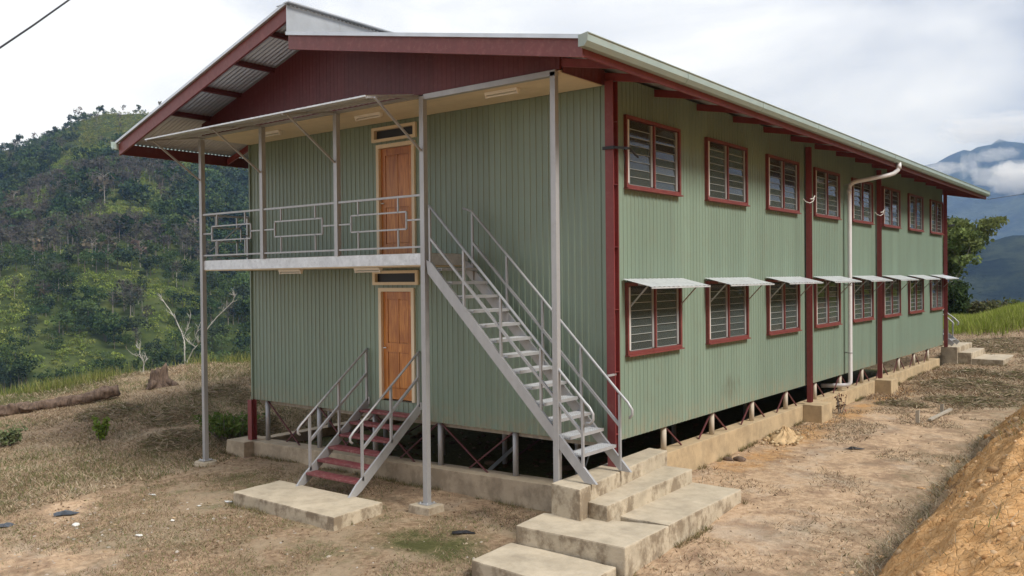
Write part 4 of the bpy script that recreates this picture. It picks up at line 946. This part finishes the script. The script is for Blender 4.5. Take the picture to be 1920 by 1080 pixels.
# grass left standing along the concrete edges, where nobody treads
E_ = []
for x0, y0, x1, y1 in ((-6.12, -2.74, -3.3, -2.76), (-3.31, -2.7, -3.31, -1.6), (-6.14, -2.7, -6.14, -1.6), (1.66, -2.1, 1.64, 1.5), (-.22, -3.1, -.24, -2.2), (-.2, -2.2, -.3, -1.4), (-9.2, -.24, -.2, -.24), (.1, 3, .1, 22.5), (1.55, -3.2, 1.55, -2.2), (-9.75, -.5, -9.0, -.52), (1.0, 26.6, 2.05, 23.9), (.5, 23.8, 2.0, 23.82)):
    l = math.hypot(x1-x0, y1-y0); n = int(260*l); f = RNG.random(n); x = x0+(x1-x0)*f+RNG.normal(0, .035, n); y = y0+(y1-y0)*f+RNG.normal(0, .035, n)
    k = (fbm(x*1.7, y*1.7, 3, 14) > .50); E_.append(np.column_stack([x, y, G(x, y)-.01])[k])
grass('edge_grass', np.concatenate(E_), .03, .13, .010, [(.17, .17, .075), (.28, .22, .13), (.13, .14, .05), (.2, .15, .09)], 'thin grass growing along the concrete edges', .5)
# hay left in heaps on the path
hp = []
for cx, cy, r, h in ((2.0, 17.5, 1.6, .28), (3.2, 20.5, 1.3, .25), (1.6, 20.6, .9, .22), (2.6, 14.2, 1.2, .18), (3.9, 16.0, 1.4, .22), (1.3, 12.6, .7, .12), (4.0, 27, 2, .25), (1.0, 28, 2, .2), (-10.7, .9, .9, .22), (-11.5, -.6, 1.0, .22), (-13.3, .7, 1.2, .2), (-14.5, 2.6, 1.0, .22), (-15.6, -3.4, .8, .25), (-16, .2, 1.1, .18), (-12.6, 2.4, .8, .25)):
    n = int(1500*r); a = RNG.uniform(0, 6.283, n); q = np.sqrt(RNG.random(n))*r; x = cx+np.cos(a)*q; y = cy+np.sin(a)*q*.7
    hp.append(np.column_stack([x, y, G(x, y)+h*(1-(q/r)**2)*RNG.random(n)]))
P = np.concatenate(hp); n = len(P)
ax = unit(n)*np.array([1, 1, .3]); V_, F_ = cards(P, RNG.uniform(.012, .025, n), 14, ax)
c = np.array(STRAW+[(.16, .15, .075), (.13, .14, .06)])[RNG.integers(0, 6, n)]*RNG.uniform(.7, 1.25, (n, 1))
tag(rawmesh('hay_heaps', V_, F_, 'leaves', np.repeat(c, 4, 0), 'stuff'), 'raked heaps of cut grass drying on the ground', 'hay')
# twigs and leaf litter
P = field(30000, -12, 4, -7, 13, lambda x, y: (.06+.6*clump(x, y, .8, 75, .48, .66))*np.where(x > .1, .22, 1)); n = len(P); P[:, 2] += .018
V_, F_ = cards(P, RNG.uniform(.010, .038, n), 1.7, unit(n)*np.array([1, 1, .35]))
c = np.array([(.16, .105, .065), (.21, .14, .085), (.28, .205, .13), (.40, .33, .24), (.11, .08, .05)])[RNG.integers(0, 5, n)]*RNG.uniform(.7, 1.2, (n, 1))
tag(rawmesh('leaf_litter', V_, F_, 'leaves', np.repeat(c, 4, 0), 'stuff'), 'dead leaves and chips scattered over the yard', 'litter')
def lumps(name, P, r, tones, mat, label, cat, flat=.75):
    bm = bmesh.new(); bmesh.ops.create_icosphere(bm, subdivisions=1, radius=1); v0 = np.array([v.co for v in bm.verts]); f0 = np.array([[v.index for v in f.verts] for f in bm.faces]); bm.free()
    n = len(P); k = len(v0); V_ = v0[None]*(1+RNG.uniform(-.28, .28, (n, k, 1)))*r[:, None, None]*np.array([1, 1, flat])*RNG.uniform(.7, 1.3, (n, 1, 3))+P[:, None, :]
    F_ = (np.arange(n)*k)[:, None, None]+f0[None]; c = np.array(tones)[RNG.integers(0, len(tones), n)]*RNG.uniform(.75, 1.25, (n, 1))
    tag(rawmesh(name, V_.reshape(-1, 3), F_.reshape(-1, 3), mat, np.repeat(c, k, 0), 'stuff'), label, cat)
P = field(5200, -12, 1.5, -7, -1.5, lambda x, y: (sst(-1.5, -5, y)*.8+.10)*(.25+.75*clump(x, y, .9, 29, .4, .6))); lumps('gravel', P, RNG.uniform(.006, .032, len(P))*RNG.choice([.7, 1, 1.3], len(P)), [(.42, .37, .31), (.5, .45, .4), (.3, .24, .18), (.44, .32, .2)], 'leaves', 'small stones lying on the front yard', 'gravel')
P = field(9000, 3.2, 7.4, -7, 10, lambda x, y: sst(-.7, .4, x-foot(y))*(.25+.75*clump(x, y, 1.3, 97, .4, .6))); lumps('earth_clods', P, RNG.gamma(1.5, .011, len(P))+.004, [(.57, .36, .19), (.50, .30, .14), (.64, .46, .28), (.42, .24, .11)], 'leaves', 'crumbling orange clods on the cut earth bank', 'earth')
P = field(1500, .1, 4.2, -3, 12, lambda x, y: .6*np.ones_like(x)); lumps('path_stones', P, RNG.uniform(.005, .026, len(P)), [(.48, .36, .22), (.4, .27, .15), (.55, .47, .36)], 'leaves', 'crumbs of pale earth on the path', 'gravel')
P = field(900, -9, -.2, .4, 12); 
x = RNG.uniform(-9, -.3, 900); y = RNG.uniform(.3, 10, 900); lumps('rubble_below_floor', np.column_stack([x, y, G(x, y)]), RNG.gamma(2, .018, 900)+.01, [(.13, .085, .05), (.09, .06, .04), (.17, .12, .08)], 'leaves', 'dug earth and rubble in the dark below the floor', 'rubble')  # tones darkened to carry the underfloor shade in the colour

# ================================================================== single things on the ground
def gz(x, y): return float(G(np.array([x]), np.array([y]))[0])
def lumpy(name, pts, radii, mat, label, cat, n=18, seed=0, rough=.16, squash=1., at=None):
    """uneven log-like body along a path"""
    mb = MB(); mb.tube(pts, radii, n); me_at = at or pts[0]
    o = part(name, mb, mat, None, True, at=me_at); v = np.empty(len(o.data.vertices)*3); o.data.vertices.foreach_get('co', v); v = v.reshape(-1, 3)
    nn = fbm(v[:, 0]*3+v[:, 1]*2+seed, v[:, 2]*5+v[:, 1]*3, 4, seed)-.5
    c = v-np.array([0, 0, v[:, 2].mean()]); v[:, 2] += nn*rough; v[:, 0] += nn*rough*.6; v[:, 1] += (fbm(v[:, 0]*4, v[:, 2]*6, 3, seed+3)-.5)*rough
    o.data.vertices.foreach_set('co', v.ravel()); o.data.update(); return tag(o, label, cat)
A_, B_ = Vector((-20.6, -1.75, -1.10)), Vector((-17.35, 1.15, -.60)); pts, rad = [], []
for i in range(61):
    f = i/60; p = A_.lerp(B_, f); p.z = gz(p.x, p.y)+.15+.03*math.sin(f*9)+.10*sst(.75, 1, np.array(f)); pts.append(p); rad.append(.115+.06*f+(.05 if .40 < f < .50 else 0)+.02*math.sin(f*23))
lumpy('fallen_log', pts, rad, 'bark_log', 'long weathered fallen log lying on the left lawn', 'log', 26, 4, .22)
sx_, sy_ = -17.5, 2.55; z0 = gz(sx_, sy_)
o = thing('tree_stump', (sx_, sy_, z0), 'jagged brown tree stump on the lawn right of the log', 'stump')
mb = MB(); n = 22; rings = 9
vs = []
for k in range(rings):
    f = k/(rings-1)
    for j in range(n):
        a = 6.2832*j/n; rr = (.24+.20*(1-f)**3+.05*math.sin(3*a+.6)*(1-f*.4)+.03*math.sin(7*a))*(1.0 if f < .99 else .92)
        top = .50+.20*max(0, math.cos(a-.5))**2+.10*math.sin(5*a)*.5
        vs.append((sx_+math.cos(a)*rr, sy_+math.sin(a)*rr, z0-.12+f*(top+.12)))
fs = [(k*n+j, k*n+(j+1) % n, (k+1)*n+(j+1) % n, (k+1)*n+j) for k in range(rings-1) for j in range(n)]
vs.append((sx_, sy_, z0+.36)); fs += [((rings-1)*n+j, (rings-1)*n+(j+1) % n, len(vs)-1) for j in range(n)]
mb.add(vs, fs); part('trunk', mb, 'bark_log', o, True)
for a, l in ((.4, .75), (2.4, .5), (-1.2, .45), (3.6, .4)):
    part('root', MB().tube([(sx_+math.cos(a)*.25, sy_+math.sin(a)*.25, z0+.16), (sx_+math.cos(a)*l*.75, sy_+math.sin(a)*l*.75, z0+.05), (sx_+math.cos(a)*l, sy_+math.sin(a)*l, z0-.06)], [.13, .09, .05], 8), 'bark_log', o, True)
def branchy(mb, p, d, l, r, depth, spread=.5, up=.15):
    if depth == 0 or r < .003: return
    q = p; pts = [p]; rs = [r]; dd = d.copy()
    for i in range(4):
        dd = (dd+Vector((random.gauss(0, .13), random.gauss(0, .13), random.gauss(0, .10)+up*.25))).normalized(); q = q+dd*l/4; pts.append(q); rs.append(r*(1-.13*(i+1)))
    mb.tube(pts, rs, 6 if r > .02 else 4)
    for i in range(2 if depth > 1 else 2):
        k = random.choice((2, 3, 4)) if i else 4
        nd = (dd+Vector((random.gauss(0, spread), random.gauss(0, spread), random.gauss(.05, spread*.6)))).normalized()
        branchy(mb, pts[k], nd, l*random.uniform(.55, .8), rs[k]*random.uniform(.5, .72), depth-1, spread, up)
def at_px(px, py, t): return D(t, px, py)
def dead_tree(label, basepx, t, limbs, r):
    p = at_px(*basepx, t); zb = gz(p.x, p.y); o = thing('dead_tree', (p.x, p.y, zb), label, 'tree', 'white dead trees beyond the lawn')
    mb = MB(); fork = None
    for pts, rr, twigs in limbs:
        P = [at_px(a, b, t+dt) for a, b, dt in pts]; k = len(P); mb.tube(P, [.45*rr*(1-.72*i/(k-1)) for i in range(k)], 8)
        for i in range(1, k):
            for _ in range(twigs*3):
                f = random.random(); q = P[i-1].lerp(P[i], f); dr = (P[i]-P[i-1]).normalized()+Vector((random.gauss(0, .7), random.gauss(0, .7), random.uniform(0, .7)))
                branchy(mb, q, dr.normalized(), random.uniform(.12, .3), rr*.22, 2, .5)
    mb.tube([(p.x, p.y, zb-.3), (p.x, p.y, p.z+.02)], [r*.8, r*.6], 8)
    part('trunk', mb, 'bark_white', o, True)
    return o
dead_tree('white leafless tree with two long spreading limbs behind the balcony post', (346, 694), 31, [
    ([(346, 694, 0), (352, 676, 0), (362, 656, 0), (372, 645, -.2)], .075, 0),
    ([(372, 645, -.2), (380, 630, -.3), (392, 612, -.3), (408, 593, -.4), (424, 578, -.4), (436, 566, -.5), (440, 556, -.5), (437, 552, -.5)], .05, 1),
    ([(347, 690, 0), (346, 660, .1), (346, 640, .2), (340, 622, .3), (330, 600, .4), (318, 580, .4), (305, 562, .5), (300, 556, .5)], .05, 1),
    ([(366, 650, 0), (352, 640, .2), (345, 630, .3), (352, 615, .3), (358, 592, .3)], .035, 2),
    ([(372, 645, -.2), (366, 630, -.2), (372, 615, -.3), (378, 600, -.2)], .025, 2)], .08)
dead_tree('small crooked white dead tree between the log and the stump', (272, 714), 29, [
    ([(272, 714, 0), (268, 700, 0), (270, 680, 0), (262, 664, 0), (262, 655, 0), (255, 648, 0)], .05, 1),
    ([(270, 680, 0), (276, 672, .1), (272, 664, .1)], .025, 1), ([(262, 664, 0), (256, 668, .1), (244, 660, .1)], .025, 1)], .05)
def shrub(name, x, y, h, r, n, tone, label, cat='shrub', leaf=.05, stems=9):
    z = gz(x, y); o = thing(name, (x, y, z), label, cat); mb = MB(); P = []
    for i in range(stems):
        a = random.uniform(0, 6.28); d = r*random.uniform(.2, 1); hh = h*random.uniform(.65, 1.05)
        e = Vector((x+math.cos(a)*d, y+math.sin(a)*d, z+hh)); s = Vector((x+math.cos(a)*d*.25, y+math.sin(a)*d*.25, z-.03)); m_ = (s+e)/2+Vector((math.cos(a)*d*.12, math.sin(a)*d*.12, 0))
        mb.tube([s, m_, e], [.012, .009, .004], 5)
        for k in range(n//stems):
            f = random.uniform(.3, 1.05); q = s.lerp(e, f); P.append((q.x-x+random.gauss(0, r*.16), q.y-y+random.gauss(0, r*.16), q.z-z+random.gauss(0, .04)))
    part('stem', mb, 'bark_grey', o); P = np.array(P); k = len(P)
    V_, F_ = cards(P, RNG.uniform(.6, 1.2, k)*leaf, 1.9); rawmesh('leaves', V_, F_, 'leaves', np.repeat(jit(tone, k, .3), 4, 0), parent=o, loc=(0, 0, 0)); return o
shrub('lawn_shrub', -13.7, -1.18, .50, .19, 420, (.15, .22, .045), 'small bright green shrub alone on the left lawn', leaf=.06)
shrub('corner_shrub', -10.35, .05, .55, .75, 1500, (.11, .16, .045), 'low leafy green bush beside the left corner pier', leaf=.06, stems=26)
shrub('edge_shrub', -15.1, -2.75, .42, .38, 420, (.15, .18, .09), 'grey-green low bush at the left edge of the picture', leaf=.06)
shrub('seedling', .42, 10.2, .52, .16, 60, (.16, .08, .06), 'thin reddish seedling beside the side plinth', 'plant', .05, 6)
# scraps
def scrap(name, x, y, r, mat, label, seed, fl=.3, yaw=0., asp=1.):
    random.seed(seed); z = gz(x, y); mb = MB(); n = 11; vs = [(x, y, z+.015+fl*r)]
    for k in (1, 2):
        for j in range(n):
            a = 6.283*j/n; q = r*k/2*random.uniform(.65, 1.25); dx, dy = math.cos(a)*q*asp, math.sin(a)*q/asp
            vs.append((x+dx*math.cos(yaw)-dy*math.sin(yaw), y+dx*math.sin(yaw)+dy*math.cos(yaw), z+.012+random.uniform(0, fl*r)*(1.3 if k == 1 else .5)))
    fs = [(0, 1+j, 1+(j+1) % n) for j in range(n)]+[(1+j, 1+n+j, 1+n+(j+1) % n, 1+(j+1) % n) for j in range(n)]
    mb.add(vs, fs); me_o = part(name, mb, mat, None, at=(x, y, z)); so_ = me_o.modifiers.new('thick', 'SOLIDIFY'); so_.thickness = .004
    return tag(me_o, label, 'scrap')
scrap('plastic_scrap', -7.95, -4.72, .14, 'plastic_scrap', 'crumpled black plastic scrap on the yard at the left', 3, .5, .9, 1.5)
scrap('plastic_scrap', -8.35, -5.55, .14, 'plastic_scrap', 'dark plastic scrap cut off by the left edge of the picture', 5, .25, .9, 1.4)
scrap('plastic_scrap', -1.48, -1.80, .13, 'black_rubber', 'half-buried dark rubber scrap before the front plinth', 9, .25, .6, 1.6)
scrap('paper_scrap', -6.30, -2.62, .07, 'white_scrap', 'crumpled white scrap beside the landing slab', 6, .15, .3, 1.4)
scrap('paper_scrap', -6.55, -3.05, .04, 'white_scrap', 'small white scrap just left of the landing slab corner', 8, .1)
scrap('paper_scrap', -6.12, -3.82, .04, 'white_scrap', 'white pebble-sized scrap on the yard below the slab', 7, .5)
scrap('paper_scrap', -7.9, -3.15, .05, 'white_scrap', 'flat white scrap on the lawn between plastic scrap and slab', 12, .2, .2, 1.5)
scrap('paper_scrap', -5.75, -4.6, .06, 'white_scrap', 'torn white scrap nearest to the bottom of the picture', 14, .3, .2, 1.5)
scrap('plastic_scrap', 1.95, 6.3, .12, 'black_rubber', 'small black scrap on the path beside the bank', 15, .3, .5, 1.8)
random.seed(77)
def rock(x, y, r, tone, label):
    bm = bmesh.new(); bmesh.ops.create_icosphere(bm, subdivisions=3, radius=r)
    for v in bm.verts: k = 1+.5*(float(fbm(np.array([v.co.x/r*1.3+x]), np.array([v.co.y/r*1.3+v.co.z/r]), 3, 9)[0])-.5); v.co = Vector((v.co.x*k*1.2, v.co.y*k, v.co.z*k*.62))
    me = bpy.data.meshes.new('stone'); bm.to_mesh(me); bm.free(); me.polygons.foreach_set('use_smooth', [True]*len(me.polygons))
    return tag(link('stone', me, tone, None, (x, y, gz(x, y)+r*.25)), label, 'stone')
rock(.22, 4.05, .08, 'bark_log', 'dark stone lying near the side plinth'); rock(.40, 4.18, .10, 'bark_log', 'second dark stone, right of its smaller neighbour by the plinth')
rock(-7.2, -4.9, .06, 'white_scrap', 'round pale pebble on the left front yard')
# mound of dug earth at the plinth
mb = MB(); n = 26; vs = []; fs = []
for k in range(8):
    f = k/7; r = .48*(1-f)**.8+.02
    for j in range(n):
        a = 6.283*j/n; q = r*(1+.35*(float(fbm(np.array([math.cos(a)*2+5]), np.array([math.sin(a)*2+f*3]), 3, 4)[0])-.5)); vs.append((.46+math.cos(a)*q*.62, 6.35+math.sin(a)*q*1.2, -.95+f*.30+.12*float(vn(np.array([a*4.]), np.array([f*6.]), 3)[0])))
fs = [(k*n+j, k*n+(j+1) % n, (k+1)*n+(j+1) % n, (k+1)*n+j) for k in range(7) for j in range(n)]+[tuple(7*n+j for j in range(n))]
paint('loose_earth', (.47, .335, .19), rough=.95, var=.25, sc=7, stretch=(1, 1, 1), bmp=.8, spec=.1)
tag(part('earth_mound', mb.add(vs, fs), 'loose_earth', None, False, at=(.46, 6.35, -.9)), 'heap of pale loose earth against the side plinth', 'mound')
x = .46+RNG.normal(0, .2, 150); y = 6.35+RNG.normal(0, .38, 150); q = np.hypot((x-.46)/.62, (y-6.35)/1.2)
lumps('mound_clods', np.column_stack([x, y, np.maximum(G(x, y), -.93+.30*np.clip(1-(q/.48), 0, 1)**.9)+.02])[x > .09], (RNG.gamma(2, .012, 150)+.008)[x > .09], [(.5, .37, .22), (.45, .31, .17), (.56, .44, .28)], 'leaves', 'pale clods strewn over the earth heap', 'earth')
# stakes and plank
for x, y, h, lb in ((2.27, 9.95, .30, 'short grey timber stake nearer to the bank'), (2.45, 11.6, .24, 'short grey timber stake farther along the path')):
    z = gz(x, y); tag(part('timber_stake', MB().hexa([(x-.04, y-.03, z+h), (x+.04, y-.03, z+h+.01), (x+.04, y+.03, z+h), (x-.04, y+.03, z+h-.01)], z-.2), 'grey_timber', None, at=(x, y, z)), lb, 'stake')
tag(part('plank', MB().bar((2.46, 10.25, gz(2.46, 10.25)+.05), (2.62, 11.75, gz(2.62, 11.75)+.12), .07, .045), 'grey_timber', None, at=(2.5, 11, -.8)), 'pale plank lying between the two timber stakes', 'plank')
tag(part('metal_offcut', MB().bar((-3.5, 1.3, -1.1), (-3.15, 1.7, -.65), .22, .012), 'zinc_sheet', None, at=(-3.4, 1.5, -1.1)), 'bent zinc offcut lying below the floor by the lower stair', 'offcut')
tag(part('metal_offcut', MB().bar((-1.25, 1.1, -1.0), (-1.1, 1.2, -.45), .16, .012), 'zinc_sheet', None, at=(-1.2, 1.1, -1.1)), 'upright zinc offcut in the dark below the right front wall', 'offcut')

# ================================================================== tree and bushes behind the far end
def leafy_tree(name, p, h, label, tone, n, leaf, spread=.34, trunk_r=.09, clumps=46):
    o = thing(name, p, label, 'tree'); random.seed(5); mb = MB(); tips = []
    def grow(q, d, l, r, depth):
        pts, rs = [q], [r]
        for i in range(4):
            d = (d+Vector((random.gauss(0, .16), random.gauss(0, .16), random.gauss(0, .08)))).normalized(); q = q+d*l/4; pts.append(q); rs.append(r*(1-.11*(i+1)))
        mb.tube(pts, rs, 8 if r > .04 else 5)
        if depth <= 2: tips.append(q); tips.append(pts[2])
        if depth == 0: return
        for i in range(3):
            a = random.uniform(0, 6.28); nd = (d*.7+Vector((math.cos(a)*.85, math.sin(a)*.85, random.uniform(.0, .5)))).normalized(); grow(pts[random.choice((3, 4, 4))], nd, l*random.uniform(.62, .8), rs[4]*.66, depth-1)
    P0 = Vector(p)
    for a, tl in ((.6, .35), (2.7, .42), (4.6, .3)): grow(P0+Vector((0, 0, -.1)), Vector((math.cos(a)*tl, math.sin(a)*tl, 1)).normalized(), h*.34, trunk_r, 3)
    part('trunk', mb, 'bark_grey', o, True)
    tp = np.array([(t.x-p[0], t.y-p[1], t.z-p[2]) for t in tips]); tp = tp[RNG.permutation(len(tp))[:clumps]]
    s = RNG.integers(0, len(tp), n); r = unit(n)*(RNG.random((n, 1))**.5)*np.array([.60, .60, .22])*h*.145; Q = tp[s]+r
    V_, F_ = cards(Q, RNG.uniform(.6, 1.25, n)*leaf, 1.9); ct = jit(tone, len(tp), .35)[s]*RNG.uniform(.65, 1.35, (n, 1))
    rawmesh('crown', V_, F_, 'leaves', np.repeat(ct, 4, 0), parent=o, loc=(0, 0, 0)); return o
pt = at_px(1822, 632, 47); leafy_tree('shade_tree', (pt.x, pt.y, gz(pt.x, pt.y)), 9.6, 'spreading green tree behind the far end of the building', (.13, .165, .06), 12000, .15, clumps=95)
for (px, py, t, h, r, tone, lb) in ((1790, 620, 44, 1.5, .9, (.05, .075, .03), 'dark green bush at the foot of the tree by the far corner'), (1862, 600, 46, 1.5, 1.0, (.10, .095, .055), 'dry brownish bush below the right side of the tree'),
                                (1900, 585, 46, 1.6, 1.1, (.11, .13, .05), 'green bush above the far meadow at the right edge'), (1830, 610, 45, 1.1, .8, (.12, .12, .06), 'pale thin bush between the tree trunk and the meadow')):
    q = at_px(px, py, t); o = shrub('meadow_bush', q.x, q.y, h*1.35, r, 1900, tone, lb, leaf=.14, stems=30)
# ================================================================== overhead wires
a, b = at_px(-60, 130, 7.5), at_px(160, -22, 9.5)
tag(part('overhead_wire', MB().tube([a+(a-b)*.6, a, a.lerp(b, .5)-Vector((0, 0, .01)), b, b+(b-a)*1.5], .009, 6), 'black_rubber', None, at=a), 'dark overhead wire crossing the sky above the hill', 'wire')
a = Vector((.25, 24.1, 4.45)); b = at_px(1990, 349, 44)
tag(part('service_wire', MB().tube([Vector((1.2, 25.6, 5.45)), Vector((1.2, 25.6, 5.45)).lerp(b, .5)-Vector((0, 0, .06)), b, b+(b-Vector((1.2, 25.6, 5.45)))*1.0], .012, 6), 'black_rubber', None, at=a), 'thin wire leaving the far roof corner towards the right', 'wire')
